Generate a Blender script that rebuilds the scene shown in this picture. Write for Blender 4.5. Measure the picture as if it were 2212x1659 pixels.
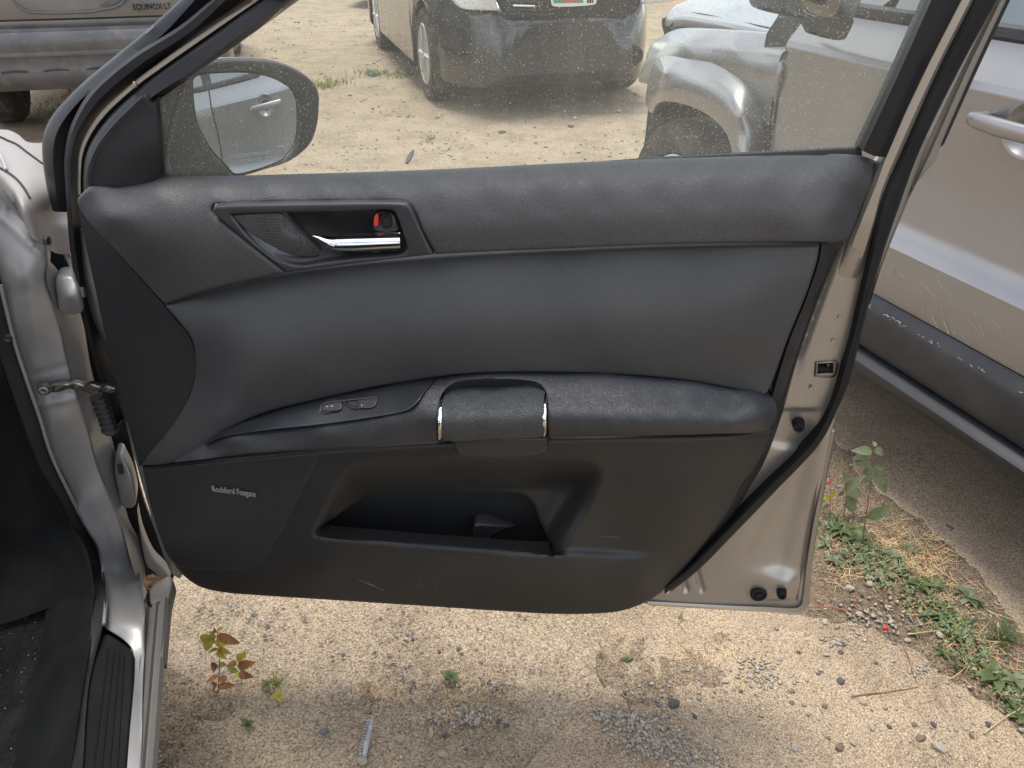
import bpy, math, random
import numpy as np
from mathutils import Vector, Matrix
from mathutils.geometry import delaunay_2d_cdt
random.seed(7); np.random.seed(7)
R = math.radians
scn = bpy.context.scene
COL = scn.collection
for o in list(bpy.data.objects): bpy.data.objects.remove(o)

# ------------------------------------------------------------------ camera, world, sun, exposure
CAM = np.array([0.0, 0.0, 1.3]); TILT = 31.5; FPX = 1671.0
cam = bpy.data.cameras.new('camera'); co = bpy.data.objects.new('camera', cam); COL.objects.link(co)
co.location = CAM; co.rotation_euler = (R(90 - TILT), 0, 0)
cam.sensor_width = 36; cam.lens = 36 * FPX / 2212; cam.clip_start = 0.02; cam.clip_end = 3000
scn.camera = co
SUN_EL, SUN_AZ = 81.0, -20.0          # azimuth from +Y, negative towards -X
w = bpy.data.worlds.new('World'); scn.world = w; w.use_nodes = True
nt = w.node_tree; nt.nodes.clear()
out = nt.nodes.new('ShaderNodeOutputWorld'); bg = nt.nodes.new('ShaderNodeBackground')
sky = nt.nodes.new('ShaderNodeTexSky'); sky.sky_type = 'NISHITA'; sky.sun_disc = False
sky.sun_elevation = R(SUN_EL); sky.sun_rotation = R(SUN_AZ); sky.dust_density = 1.5; sky.air_density = 1.0
tc = nt.nodes.new('ShaderNodeTexCoord'); mp = nt.nodes.new('ShaderNodeMapping'); mp.inputs['Scale'].default_value = (1.6, 1.6, 3.2)
nz = nt.nodes.new('ShaderNodeTexNoise'); nz.inputs['Scale'].default_value = 1.7; nz.inputs['Detail'].default_value = 7; nz.inputs['Roughness'].default_value = 0.62
cr = nt.nodes.new('ShaderNodeValToRGB'); cr.color_ramp.elements[0].position = 0.40; cr.color_ramp.elements[1].position = 0.60
mx = nt.nodes.new('ShaderNodeMixRGB'); mx.inputs['Color2'].default_value = (11.0, 10.9, 10.8, 1)
nt.links.new(tc.outputs['Generated'], mp.inputs['Vector']); nt.links.new(mp.outputs[0], nz.inputs['Vector'])
nt.links.new(nz.outputs['Fac'], cr.inputs[0]); nt.links.new(cr.outputs[0], mx.inputs['Fac'])
nt.links.new(sky.outputs[0], mx.inputs['Color1']); nt.links.new(mx.outputs[0], bg.inputs['Color'])
bg.inputs['Strength'].default_value = 0.112; nt.links.new(bg.outputs[0], out.inputs['Surface'])
sl = bpy.data.lights.new('sun', 'SUN'); sl.energy = 1.9; sl.angle = R(24); sl.color = (1.0, 0.94, 0.84)
so = bpy.data.objects.new('sun', sl); COL.objects.link(so)
sd = Vector((math.sin(R(SUN_AZ)) * math.cos(R(SUN_EL)), math.cos(R(SUN_AZ)) * math.cos(R(SUN_EL)), math.sin(R(SUN_EL))))
so.rotation_euler = sd.to_track_quat('Z', 'Y').to_euler()
vs = scn.view_settings; vs.view_transform = 'Standard'; vs.look = 'None'; vs.exposure = 0.95; vs.gamma = 1.0; vs.use_curve_mapping = False

# ------------------------------------------------------------------ planes and traced points
_ct, _st = math.cos(R(TILT)), math.sin(R(TILT))
def rays(P):
    P = np.atleast_2d(np.asarray(P, float))
    a = (P[:, 0] - 1106) / FPX; b = (829.5 - P[:, 1]) / FPX
    return np.stack([a, _ct + b * _st, -_st + b * _ct], 1)
def plane(n, c): return (np.array(n, float), float(c))
def tval(r, pl):
    n, c = pl
    return (c - n @ CAM) / (r @ n)
def hit(x, y, pl):
    r = rays([(x, y)])[0]; return CAM + r * tval(r, pl)
YAW = R(4.0); U = np.array([math.cos(YAW), -math.sin(YAW), 0]); NI = np.array([-math.sin(YAW), -math.cos(YAW), 0])
DP0 = np.array([0, 0.9, 0.0])
def D(d): return plane(NI, NI @ DP0 + d)                       # plane parallel to the open door, d metres towards the cabin side
S1, S2 = np.array([-.44301, .57711, 0]), np.array([-.53859, .87036, 0])
FA = (S2 - S1) / np.linalg.norm(S2 - S1); FB = np.array([FA[1], -FA[0], 0])   # own car: forward, outboard
S0 = FB @ S1                                                   # outboard position of its rocker edge
def Rf(r): return plane(FA, r)
def So(s): return plane(FB, S0 + s)
def Zp(z): return plane((0, 0, 1), z)
PA = np.array([1.06982, 1.28289, 0]); PF = np.array([-.344399, .938823, 0]); PO = np.array([-.938823, -.344399, 0])   # silver SUV beside
def Sp(o): return plane(PO, PO @ PA + o)

def catmull(pts, step, closed=True):
    """pts (x,y) or (x,y,'c') corners -> dense polyline"""
    n = len(pts); P = np.array([p[:2] for p in pts], float); cn = [len(p) > 2 for p in pts]
    outp = []
    for i in range(n if closed else n - 1):
        p1, p2 = P[i], P[(i + 1) % n]
        p0 = P[i - 1] if (closed or i > 0) else 2 * p1 - p2
        p3 = P[(i + 2) % n] if (closed or i + 2 < n) else 2 * p2 - p1
        if cn[i]: p0 = 2 * p1 - p2
        if cn[(i + 1) % n]: p3 = 2 * p2 - p1
        L = np.linalg.norm(p2 - p1); k = max(1, int(round(L / step)))
        e = .5
        t0 = 0; t1 = t0 + max(1e-6, np.linalg.norm(p1 - p0)) ** e; t2 = t1 + max(1e-6, L) ** e; t3 = t2 + max(1e-6, np.linalg.norm(p3 - p2)) ** e
        for j in range(k):
            t = t1 + (t2 - t1) * j / k
            A1 = (t1 - t) / (t1 - t0) * p0 + (t - t0) / (t1 - t0) * p1
            A2 = (t2 - t) / (t2 - t1) * p1 + (t - t1) / (t2 - t1) * p2
            A3 = (t3 - t) / (t3 - t2) * p2 + (t - t2) / (t3 - t2) * p3
            B1 = (t2 - t) / (t2 - t0) * A1 + (t - t0) / (t2 - t0) * A2
            B2 = (t3 - t) / (t3 - t1) * A2 + (t - t1) / (t3 - t1) * A3
            outp.append((t2 - t) / (t2 - t1) * B1 + (t - t1) / (t2 - t1) * B2)
    if not closed: outp.append(P[-1])
    return np.array(outp)
def inside(P, poly):
    x, y = P[:, 0:1], P[:, 1:2]; a = poly; b = np.roll(poly, -1, 0)
    c = ((a[:, 1] > y) != (b[:, 1] > y)) & (x < (b[:, 0] - a[:, 0]) * (y - a[:, 1]) / (b[:, 1] - a[:, 1] + 1e-12) + a[:, 0])
    return c.sum(1) % 2 == 1
def distp(P, poly, closed=True):
    a = poly; b = np.roll(poly, -1, 0)
    if not closed: a, b = a[:-1], b[:-1]
    res = np.full(len(P), 1e9)
    ab = b - a; l2 = (ab ** 2).sum(1) + 1e-12
    for s in range(0, len(P), 4000):
        q = P[s:s + 4000, None, :] - a[None]
        t = np.clip((q * ab).sum(2) / l2, 0, 1)
        d = np.linalg.norm(q - t[..., None] * ab, axis=2)
        res[s:s + 4000] = d.min(1)
    return res
class Field:
    """smooth surface through control points: thin plate on 1/t, exact for planes"""
    def __init__(self, ctl):
        if isinstance(ctl, tuple): self.pl = ctl; return
        self.pl = None
        X = np.array([(c[0], c[1]) for c in ctl], float) / 1000.0
        r = rays(X * 1000.0); v = np.array([1.0 / tval(r[i], c[2]) for i, c in enumerate(ctl)])
        n = len(X); d = np.linalg.norm(X[:, None] - X[None], axis=2); K = d ** 2 * np.log(d + 1e-9) + np.eye(n) * 1e-5
        M = np.zeros((n + 3, n + 3)); M[:n, :n] = K; M[:n, n] = 1; M[:n, n + 1:] = X; M[n, :n] = 1; M[n + 1:, :n] = X.T
        s = np.linalg.solve(M, np.concatenate([v, np.zeros(3)])); self.w, self.a, self.X = s[:n], s[n:], X
    def pts(self, P):
        P = np.atleast_2d(P); r = rays(P)
        if self.pl is not None: t = tval(r, self.pl)
        else:
            Q = P / 1000.0; d = np.linalg.norm(Q[:, None] - self.X[None], axis=2)
            v = (d ** 2 * np.log(d + 1e-9)) @ self.w + self.a[0] + Q @ self.a[1:]; t = 1.0 / v
        return CAM + r * t[:, None]
def DC(l): return [(x, y, D(d)) for x, y, d in l]

# ------------------------------------------------------------------ objects
def tag(o, label=None, cat=None, group=None, kind=None):
    if label: o['label'] = label
    if cat: o['category'] = cat
    if group: o['group'] = group
    if kind: o['kind'] = kind
    return o
def empty(name, loc, label, cat, group=None, rz=0):
    o = bpy.data.objects.new(name, None); COL.objects.link(o); o.location = loc; o.rotation_euler = (0, 0, rz); o.empty_display_size = .05
    return tag(o, label, cat, group)
def wloc(o):
    M = Matrix.LocRotScale(o.location, o.rotation_euler, o.scale)
    return wloc(o.parent) @ M if o.parent else M
def mesh_obj(name, V, Fc, mat, parent=None, smooth=True, sharp=38, local=False):
    V = np.asarray(V, float)
    if parent is not None and not local:
        Mi = np.array(wloc(parent).inverted()); V = V @ Mi[:3, :3].T + Mi[:3, 3]
    me = bpy.data.meshes.new(name)
    me.from_pydata([tuple(v) for v in V], [], [tuple(int(i) for i in f) for f in Fc]); me.update()
    mats = mat if isinstance(mat, (list, tuple)) else [mat]
    for m in mats: me.materials.append(m)
    if smooth:
        me.shade_smooth()
        if sharp: me.set_sharp_from_angle(angle=R(sharp))
    o = bpy.data.objects.new(name, me); COL.objects.link(o)
    if parent is not None: o.parent = parent
    return o
def weld(V, Fc, eps=1e-6):
    return V, Fc
def orient(V, Fc, toward):
    """flip triangles so that they face the point 'toward' on average per face"""
    V = np.asarray(V); outf = []
    for f in Fc:
        a, b, c = V[f[0]], V[f[1]], V[f[2]]
        n = np.cross(b - a, c - a)
        outf.append(f if n @ (toward - a) > 0 else tuple(reversed(f)))
    return outf
def pad(name, outline, field, mat, parent, back=-NI, thick=.012, rnd=0, rdep=.004, step=9, holes=(), relief=None, fine=(), rayrel=False, hole_thick=None, sharp=38, ostep=5):
    """a panel with the traced outline on a smooth surface, its edge rounded back over rnd and closed by a rim 'thick' deep"""
    F = field if isinstance(field, Field) else Field(field)
    O = catmull(outline, ostep); H = [catmull(h, ostep) for h in holes]
    if ((O[:, 0] * np.roll(O[:, 1], -1) - np.roll(O[:, 0], -1) * O[:, 1]).sum()) < 0: O = O[::-1]
    loops = [O] + H
    pts = [O] + H
    mn, mxx = O.min(0), O.max(0)
    gx, gy = np.meshgrid(np.arange(mn[0], mxx[0] + step, step), np.arange(mn[1], mxx[1] + step, step))
    gx[1::2] += step / 2
    G = np.stack([gx.ravel(), gy.ravel()], 1) + .013
    def dall(P):
        d = distp(P, O)
        for h in H: d = np.minimum(d, distp(P, h))
        return d
    def ok(P):
        m = inside(P, O)
        for h in H: m &= ~inside(P, h)
        return m
    for (fx0, fy0, fx1, fy1, fs) in fine:
        G = G[~((G[:, 0] > fx0) & (G[:, 0] < fx1) & (G[:, 1] > fy0) & (G[:, 1] < fy1))]
        hx, hy = np.meshgrid(np.arange(fx0, fx1, fs, dtype=float), np.arange(fy0, fy1, fs, dtype=float)); hx[1::2] += fs / 2; G = np.concatenate([G, np.stack([hx.ravel(), hy.ravel()], 1) + .017])
    G = G[ok(G)]; dd = dall(G)
    lim = max(min([step] + [f_[4] for f_ in fine]) * .5, rnd * 1.05 if rnd else 0); G = G[dd > lim]
    extra = [G]
    if rnd:
        for k in (.1, .3, .6, 1.0):
            for L in loops:
                T = np.roll(L, -1, 0) - np.roll(L, 1, 0); T /= np.linalg.norm(T, axis=1)[:, None] + 1e-9
                for sgn in (1, -1):
                    q = L + sgn * np.stack([-T[:, 1], T[:, 0]], 1) * rnd * k
                    q = q[ok(q)]
                    if len(q): q = q[np.abs(dall(q) - rnd * k) < .12 * rnd * k + .05]
                    if len(q): extra.append(q)
    allp = np.concatenate(pts + extra); nb = sum(len(l) for l in loops)
    edges = []; s = 0
    for L in loops:
        edges += [(s + i, s + (i + 1) % len(L)) for i in range(len(L))]; s += len(L)
    v2, e2, f2, ov, oe, of = delaunay_2d_cdt([Vector(p / 100.0) for p in allp], edges, [], 0, 1e-6)
    V2 = np.array([tuple(v) for v in v2]) * 100.0
    T = np.array([f for f in f2 if len(f) == 3]); cen = V2[T].mean(1)
    m = inside(cen, O)
    for h in H: m &= ~inside(cen, h)
    T = T[m]
    P3 = F.pts(V2); d = dall(V2); bk = np.array(back, float)
    off = np.zeros(len(V2))
    if rnd: q = np.clip(1 - d / rnd, 0, 1); off += rdep * (1 - np.sqrt(np.clip(1 - q * q, 0, 1)))
    if relief is not None:
        rl_ = -relief(V2[:, 0], V2[:, 1])
        if rayrel: dr = P3 - CAM; P3 = P3 + dr * (rl_ / (dr @ bk))[:, None]
        else: off += rl_
    P3 = P3 + bk * off[:, None]
    faces = orient(P3, [tuple(t) for t in T], CAM)
    V = list(P3)
    if thick:
        cnt = {}
        for f in faces:
            for i in range(3):
                e = (f[i], f[(i + 1) % 3]); cnt[e] = 1
        bnd = [e for e in cnt if (e[1], e[0]) not in cnt]
        mp_ = {}
        for a, b in bnd:
            for i in (a, b):
                if i not in mp_: mp_[i] = len(V); V.append(P3[i] + bk * thick)
        for a, b in bnd: faces.append((b, a, mp_[a], mp_[b]))
    return mesh_obj(name, V, faces, mat, parent, sharp=sharp)
def resamp(P, n):
    d = np.concatenate([[0], np.cumsum(np.linalg.norm(np.diff(P, axis=0), axis=1))]); t = np.linspace(0, d[-1], n)
    return np.stack([np.interp(t, d, P[:, k]) for k in range(P.shape[1])], 1)
def loft3(name, rails, mat, parent, n=40, back=None, thick=0, sharp=38, local=False, flip=None):
    Rl = [resamp(np.asarray(r, float), n) for r in rails]
    V = np.concatenate(Rl); m = len(rails); Fc = []
    for j in range(m - 1):
        for i in range(n - 1): Fc.append((j * n + i, j * n + i + 1, (j + 1) * n + i + 1, (j + 1) * n + i))
    if not local:
        Fc = [f if np.cross(V[f[1]] - V[f[0]], V[f[2]] - V[f[0]]) @ (CAM - V[f[0]]) > 0 else tuple(reversed(f)) for f in Fc]
    V = list(V)
    if thick:
        k = len(V); V += [v + np.array(back) * thick for v in V[:]]
        b = [j * n for j in range(m)]; t = [j * n + n - 1 for j in range(m)]
        for i in range(n - 1):
            Fc.append((i, i + 1, k + i + 1, k + i)); q = (m - 1) * n; Fc.append((q + i, q + i + 1, k + q + i + 1, k + q + i))
        for j in range(m - 1):
            Fc.append((b[j], b[j + 1], k + b[j + 1], k + b[j])); Fc.append((t[j], t[j + 1], k + t[j + 1], k + t[j]))
    return mesh_obj(name, V, Fc, mat, parent, sharp=sharp, local=local)
def loft(name, rails, mat, parent, n=40, back=-NI, thick=.01, sharp=38):
    """rails: (traced points, plane)"""
    R3 = []
    for pts, pl in rails:
        P = catmull(pts, 6, closed=False); r = rays(P)
        R3.append(CAM + r * tval(r, pl)[:, None])
    return loft3(name, R3, mat, parent, n, back, thick, sharp)
def loftd(name, rails, mat, parent, n=40, back=-NI, thick=.01, sharp=38):
    R3 = []
    for pts in rails:
        P = catmull([p[:2] for p in pts], 6, closed=False); A0 = np.array([p[:2] for p in pts], float); L = np.concatenate([[0], np.cumsum(np.linalg.norm(np.diff(A0, axis=0), axis=1))]); Lp = np.concatenate([[0], np.cumsum(np.linalg.norm(np.diff(P, axis=0), axis=1))])
        dd = np.interp(Lp / Lp[-1], L / L[-1], [p[2] for p in pts]); r = rays(P)
        R3.append(np.array([CAM + r[i] * tval(r[i:i + 1], D(dd[i]))[0] for i in range(len(P))]))
    return loft3(name, R3, mat, parent, n, back, thick, sharp)
def tube(name, path, rad, mat, parent, seg=8, local=False, closed=False):
    P = np.asarray(path, float); n = len(P); V = []; Fc = []
    rad = np.broadcast_to(np.asarray(rad, float), (n,))
    T = np.gradient(P, axis=0); T /= np.linalg.norm(T, axis=1)[:, None] + 1e-12
    up = np.array([0, 0, 1.0]) if abs(T[0][2]) < .9 else np.array([1.0, 0, 0])
    for i in range(n):
        a = np.cross(T[i], up); a /= np.linalg.norm(a) + 1e-12; b = np.cross(a, T[i]); up = b
        for k in range(seg):
            th = 2 * math.pi * k / seg; V.append(P[i] + rad[i] * (math.cos(th) * a + math.sin(th) * b))
    for i in range(n - 1):
        for k in range(seg): Fc.append((i * seg + k, i * seg + (k + 1) % seg, (i + 1) * seg + (k + 1) % seg, (i + 1) * seg + k))
    Fc.append(tuple(range(seg))[::-1]); Fc.append(tuple((n - 1) * seg + k for k in range(seg)))
    return mesh_obj(name, V, Fc, mat, parent, local=local) if name else (V, Fc)
def lathe(name, prof, c, axis, mat, parent, seg=24, local=False):
    """prof: list of (radius, distance along axis)"""
    axis = np.array(axis, float); axis /= np.linalg.norm(axis); a = np.cross(axis, [0, 0, 1.0] if abs(axis[2]) < .9 else [1.0, 0, 0]); a /= np.linalg.norm(a); b = np.cross(axis, a)
    V = []; Fc = []; m = len(prof)
    for r, h in prof:
        for k in range(seg):
            th = 2 * math.pi * k / seg; V.append(np.array(c) + axis * h + r * (math.cos(th) * a + math.sin(th) * b))
    for j in range(m - 1):
        for k in range(seg): Fc.append((j * seg + k, j * seg + (k + 1) % seg, (j + 1) * seg + (k + 1) % seg, (j + 1) * seg + k))
    Fc.append(tuple(range(seg))[::-1]); Fc.append(tuple((m - 1) * seg + k for k in range(seg)))
    return mesh_obj(name, V, Fc, mat, parent, local=local)
def bevel(o, wd, seg=2):
    m = o.modifiers.new('bevel', 'BEVEL'); m.width = wd; m.segments = seg; m.limit_method = 'ANGLE'; m.angle_limit = R(40)
    return o
def boxm(name, c, s, mat, parent, axes=None, local=False, bev=0):
    ax = axes if axes is not None else (np.array([1., 0, 0]), np.array([0, 1., 0]), np.array([0, 0, 1.]))
    V = [np.array(c) + sx * s[0] / 2 * ax[0] + sy * s[1] / 2 * ax[1] + sz * s[2] / 2 * ax[2] for sx in (-1, 1) for sy in (-1, 1) for sz in (-1, 1)]
    Fc = [(0, 1, 3, 2), (4, 6, 7, 5), (0, 4, 5, 1), (2, 3, 7, 6), (0, 2, 6, 4), (1, 5, 7, 3)]
    o = mesh_obj(name, V, Fc, mat, parent, smooth=False, local=local)
    if bev: bevel(o, bev)
    return o
def text(name, body, c, right, upv, size, depth, mat, parent, width=None, shear=0.0, font_scale=1.0):
    cu = bpy.data.curves.new(name, 'FONT'); cu.body = body; cu.size = 1; cu.extrude = .02; cu.offset = .007; cu.shear = shear
    cu.align_x = 'CENTER'; cu.align_y = 'CENTER'
    t = bpy.data.objects.new(name, cu); COL.objects.link(t)
    bpy.context.view_layer.update()
    me = bpy.data.meshes.new_from_object(t.evaluated_get(bpy.context.evaluated_depsgraph_get()))
    bpy.data.objects.remove(t)
    V = np.array([tuple(v.co) for v in me.vertices]); Fc = [tuple(p.vertices) for p in me.polygons]
    wd = V[:, 0].max() - V[:, 0].min(); V[:, 0] -= (V[:, 0].max() + V[:, 0].min()) / 2; V[:, 1] -= (V[:, 1].max() + V[:, 1].min()) / 2
    sx = (width / wd) if width else size
    right = np.array(right, float); upv = np.array(upv, float); nrm = np.cross(right, upv)
    W = np.array(c) + V[:, :1] * sx * right + V[:, 1:2] * size * upv + (V[:, 2:3] / .02 * depth) * nrm
    return mesh_obj(name, W, Fc, mat, parent, smooth=False)

# ------------------------------------------------------------------ materials
def mat(name):
    m = bpy.data.materials.new(name); m.use_nodes = True; b = m.node_tree.nodes['Principled BSDF']
    return m, m.node_tree, b
def N(nt, t, **kw):
    n = nt.nodes.new(t)
    for k, v in kw.items():
        if k in n.inputs: n.inputs[k].default_value = v
        else: setattr(n, k, v)
    return n
def coords(nt, scale=1.0, vec=(1, 1, 1)):
    tc = N(nt, 'ShaderNodeTexCoord'); mp = N(nt, 'ShaderNodeMapping'); mp.inputs['Scale'].default_value = tuple(scale * v for v in vec)
    nt.links.new(tc.outputs['Object'], mp.inputs['Vector']); return mp.outputs[0]
def noise(nt, vec, scale, detail=4, rough=.55):
    n = N(nt, 'ShaderNodeTexNoise'); n.inputs['Scale'].default_value = scale; n.inputs['Detail'].default_value = detail; n.inputs['Roughness'].default_value = rough
    nt.links.new(vec, n.inputs['Vector']); return n.outputs['Fac']
def ramp(nt, fac, stops, interp='LINEAR'):
    r = N(nt, 'ShaderNodeValToRGB'); r.color_ramp.interpolation = interp
    while len(r.color_ramp.elements) < len(stops): r.color_ramp.elements.new(.5)
    for e, (p, c) in zip(r.color_ramp.elements, stops): e.position = p; e.color = c if len(c) == 4 else (*c, 1)
    nt.links.new(fac, r.inputs[0]); return r.outputs[0]
def mixc(nt, fac, a, b, typ='MIX'):
    m = N(nt, 'ShaderNodeMixRGB'); m.blend_type = typ
    for i, v in (('Fac', fac), ('Color1', a), ('Color2', b)):
        if isinstance(v, (int, float)): m.inputs[i].default_value = v
        elif isinstance(v, tuple): m.inputs[i].default_value = v if len(v) == 4 else (*v, 1)
        else: nt.links.new(v, m.inputs[i])
    return m.outputs[0]
def bump(nt, b, h, dist, strength=1.0, prev=None):
    n = N(nt, 'ShaderNodeBump'); n.inputs['Distance'].default_value = dist; n.inputs['Strength'].default_value = strength
    nt.links.new(h, n.inputs['Height'])
    if prev is not None: nt.links.new(prev, n.inputs['Normal'])
    if b is not None: nt.links.new(n.outputs[0], b.inputs['Normal'])
    return n.outputs[0]
def simple(name, col, rough=.5, metal=0, var=.12, vs=30, bs=0, bd=.0005, spec=.5, coat=0, dust=0):
    m, nt, b = mat(name); v = coords(nt)
    n = noise(nt, v, vs, 5)
    c = ramp(nt, n, [(.3, tuple(x * (1 - var) for x in col)), (.7, tuple(min(1, x * (1 + var)) for x in col))])
    if dust:
        dn = noise(nt, v, 9, 8, .7); dm = ramp(nt, dn, [(.48, (0, 0, 0)), (.75, (dust, dust, dust))]); c = mixc(nt, dm, c, (.33, .29, .23))
    nt.links.new(c, b.inputs['Base Color'])
    rr = ramp(nt, noise(nt, v, vs * .6, 4), [(.3, (rough * .88,) * 3), (.7, (min(1, rough * 1.12),) * 3)]); nt.links.new(rr, b.inputs['Roughness'])
    b.inputs['Metallic'].default_value = metal; b.inputs['Specular IOR Level'].default_value = spec; b.inputs['Coat Weight'].default_value = coat; b.inputs['Coat Roughness'].default_value = .06
    if bs: bump(nt, b, noise(nt, v, bs, 3), bd)
    return m
def leather(name, col, cell=300, dist=.0006, rough=.5, wrinkle=0, spec=.5):
    m, nt, b = mat(name); v = coords(nt)
    wn = N(nt, 'ShaderNodeTexNoise'); wn.inputs['Scale'].default_value = 60; nt.links.new(v, wn.inputs['Vector'])
    dv = N(nt, 'ShaderNodeVectorMath', operation='MULTIPLY_ADD'); nt.links.new(wn.outputs['Color'], dv.inputs[0]); dv.inputs[1].default_value = (.01,) * 3; nt.links.new(v, dv.inputs[2])
    vo = N(nt, 'ShaderNodeTexVoronoi'); vo.feature = 'DISTANCE_TO_EDGE'; vo.inputs['Scale'].default_value = cell; nt.links.new(dv.outputs[0], vo.inputs['Vector'])
    h = ramp(nt, vo.outputs['Distance'], [(0, (0, 0, 0)), (.28, (1, 1, 1))])
    vo2 = N(nt, 'ShaderNodeTexVoronoi'); vo2.inputs['Scale'].default_value = cell * .55; nt.links.new(dv.outputs[0], vo2.inputs['Vector'])
    h2 = mixc(nt, .35, h, vo2.outputs['Distance'])
    bump(nt, b, h2, dist)
    c = mixc(nt, h, tuple(x * .62 for x in col), col); c2 = mixc(nt, noise(nt, v, 7, 4), c, mixc(nt, .0, c, c))
    big = ramp(nt, noise(nt, v, 5, 5), [(.3, (.85, .85, .85)), (.7, (1.12, 1.12, 1.12))])
    c = mixc(nt, 1.0, c, big, 'MULTIPLY'); nt.links.new(c, b.inputs['Base Color'])
    b.inputs['Roughness'].default_value = rough; b.inputs['Specular IOR Level'].default_value = spec
    return m
def paint(name, col, metal=.75, rough=.32, coat=.6, dirt=.25, dirtcol=(.42, .36, .28), spots=.0, orange=.00004):
    m, nt, b = mat(name); v = coords(nt)
    fl = noise(nt, v, 1400, 2); c = mixc(nt, ramp(nt, fl, [(.35, (0, 0, 0)), (.65, (1, 1, 1))]), tuple(x * .86 for x in col), tuple(min(1, x * 1.14) for x in col))
    dn = noise(nt, v, 4.5, 10, .68); dm = ramp(nt, dn, [(.42, (0, 0, 0)), (.72, (dirt, dirt, dirt))])
    ds = noise(nt, v, 160, 3, .6); dm2 = ramp(nt, ds, [(.62, (0, 0, 0)), (.7, (dirt * 1.2,) * 3)])
    fac = mixc(nt, 1.0, dm, dm2, 'ADD')
    c = mixc(nt, fac, c, dirtcol); nt.links.new(c, b.inputs['Base Color'])
    mt = mixc(nt, fac, (metal,) * 3, (.1,) * 3); nt.links.new(mt, b.inputs['Metallic'])
    rg = mixc(nt, fac, (rough,) * 3, (.8,) * 3); nt.links.new(rg, b.inputs['Roughness'])
    cw = mixc(nt, fac, (coat,) * 3, (.0,) * 3); nt.links.new(cw, b.inputs['Coat Weight']); b.inputs['Coat Roughness'].default_value = .08
    bump(nt, b, noise(nt, v, 12, 2), orange * 30)
    return m
M = {}
M['leather'] = leather('trim_grained_vinyl', (.060, .062, .066), 420, .0003, .48, spec=.55)
M['leather2'] = leather('armrest_grained_vinyl', (.042, .046, .054), 360, .0004, .45)
M['grip'] = leather('grip_stitched_leather', (.066, .074, .080), 380, .0008, .5)
M['insert'] = simple('insert_soft_vinyl', (.039, .0415, .045), .48, var=.08, vs=220, bs=900, bd=.0003, spec=.5)
M['lower'] = simple('lower_hard_plastic', (.0165, .0168, .0172), .5, var=.1, vs=9, bs=1100, bd=.0002)
M['plastic'] = simple('black_plastic', (.024, .025, .028), .42, var=.12, vs=25, bs=700, bd=.00012, dust=.04)
M['frameblk'] = simple('satin_black_frame', (.009, .010, .013), .38, var=.1, vs=20, spec=.25)
M['bezel'] = simple('bezel_satin_plastic', (.032, .033, .038), .38, var=.08, vs=30)
M['switch'] = simple('switch_gloss_panel', (.014, .016, .018), .28, var=.15, vs=12, dust=.03)
M['darkcap'] = simple('dark_plastic_and_shade', (.009, .0105, .012), .7, var=.1, vs=12, bs=600, bd=.0002)
M['rubber'] = simple('rubber', (.013, .0135, .015), .6, var=.2, vs=20, bs=300, bd=.0003, dust=.02, spec=.2)
M['black'] = simple('black_void_plastic', (.008, .008, .009), .7, var=.1)
M['chrome'] = simple('chrome', (.85, .85, .86), .06, 1.0, .02)
M['steel'] = simple('zinc_steel', (.22, .21, .20), .42, 1.0, .2, 60, dust=.35)
M['red'] = simple('red_tag', (.75, .03, .02), .4)
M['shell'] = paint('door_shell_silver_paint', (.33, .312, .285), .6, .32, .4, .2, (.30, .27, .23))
M['shellshade'] = paint('shaded_silver_paint', (.225, .228, .235), .45, .48, .2, .12, (.16, .145, .12))  # same silver as the door shell, darkened to carry the hinge side's shade
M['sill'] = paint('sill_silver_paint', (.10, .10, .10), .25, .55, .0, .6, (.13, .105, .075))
M['fender'] = paint('dusty_silver_paint', (.26, .245, .24), .25, .6, .1, .6, (.27, .235, .21))
M['suv'] = paint('silver_suv_paint', (.265, .262, .268), .66, .32, .5, .10, (.25, .235, .21))
M['sedan'] = paint('dark_grey_paint', (.02, .024, .034), .4, .26, .8, .18, (.12, .11, .10))
M['greysuv'] = paint('grey_paint', (.15, .15, .15), .5, .36, .5, .5, (.26, .24, .22))
M['clad'] = simple('dark_cladding', (.019, .021, .026), .42, var=.2, vs=8, bs=500, bd=.0003, dust=.05)
M['bumper'] = simple('dusty_grey_bumper', (.085, .086, .092), .36, var=.2, vs=7, dust=.25)
M['tyre'] = simple('tyre_rubber', (.035, .033, .03), .8, var=.3, vs=12, bs=90, bd=.003, dust=.4)
M['rim'] = simple('alloy_rim', (.55, .55, .55), .35, .8, .1)
M['glassdark'] = simple('dark_car_glass', (.01, .012, .013), .05, 0, .1, spec=.8, coat=1)
M['bluishglass'] = simple('side_window_glass', (.02, .05, .06), .05, 0, .1, spec=1.0, coat=1)
M['lampglass'] = simple('headlight_lens', (.62, .62, .60), .12, .3, .25, 60, bs=160, bd=.003, coat=1)
M['silverlet'] = simple('silver_lettering', (.30, .31, .33), .4, .3, .05)
M['whiteprint'] = simple('white_print', (.75, .76, .76), .5)
M['etch'] = simple('etched_print', (.42, .47, .48), .7)
M['plate'] = simple('white_plate', (.72, .72, .68), .4, var=.05)
M['plategreen'] = simple('green_print', (.05, .30, .16), .4, var=.4, vs=90)
M['plateRed'] = simple('red_print', (.55, .08, .07), .4)
M['amber'] = simple('amber_reflector', (.55, .16, .04), .2)
M['carpet'] = simple('dark_carpet', (.009, .010, .011), .95, var=.4, vs=160, bs=600, bd=.002, dust=.05, spec=.1)
M['kick'] = simple('kick_panel_plastic', (.007, .008, .009), .7, var=.3, vs=14, bs=500, bd=.0002, dust=.012, spec=.12)
M['rust'] = simple('rusty_metal', (.16, .09, .05), .85, var=.5, vs=70, bs=200, bd=.002)
M['bellows'] = simple('rubber_bellows', (.03, .03, .032), .6)
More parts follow.
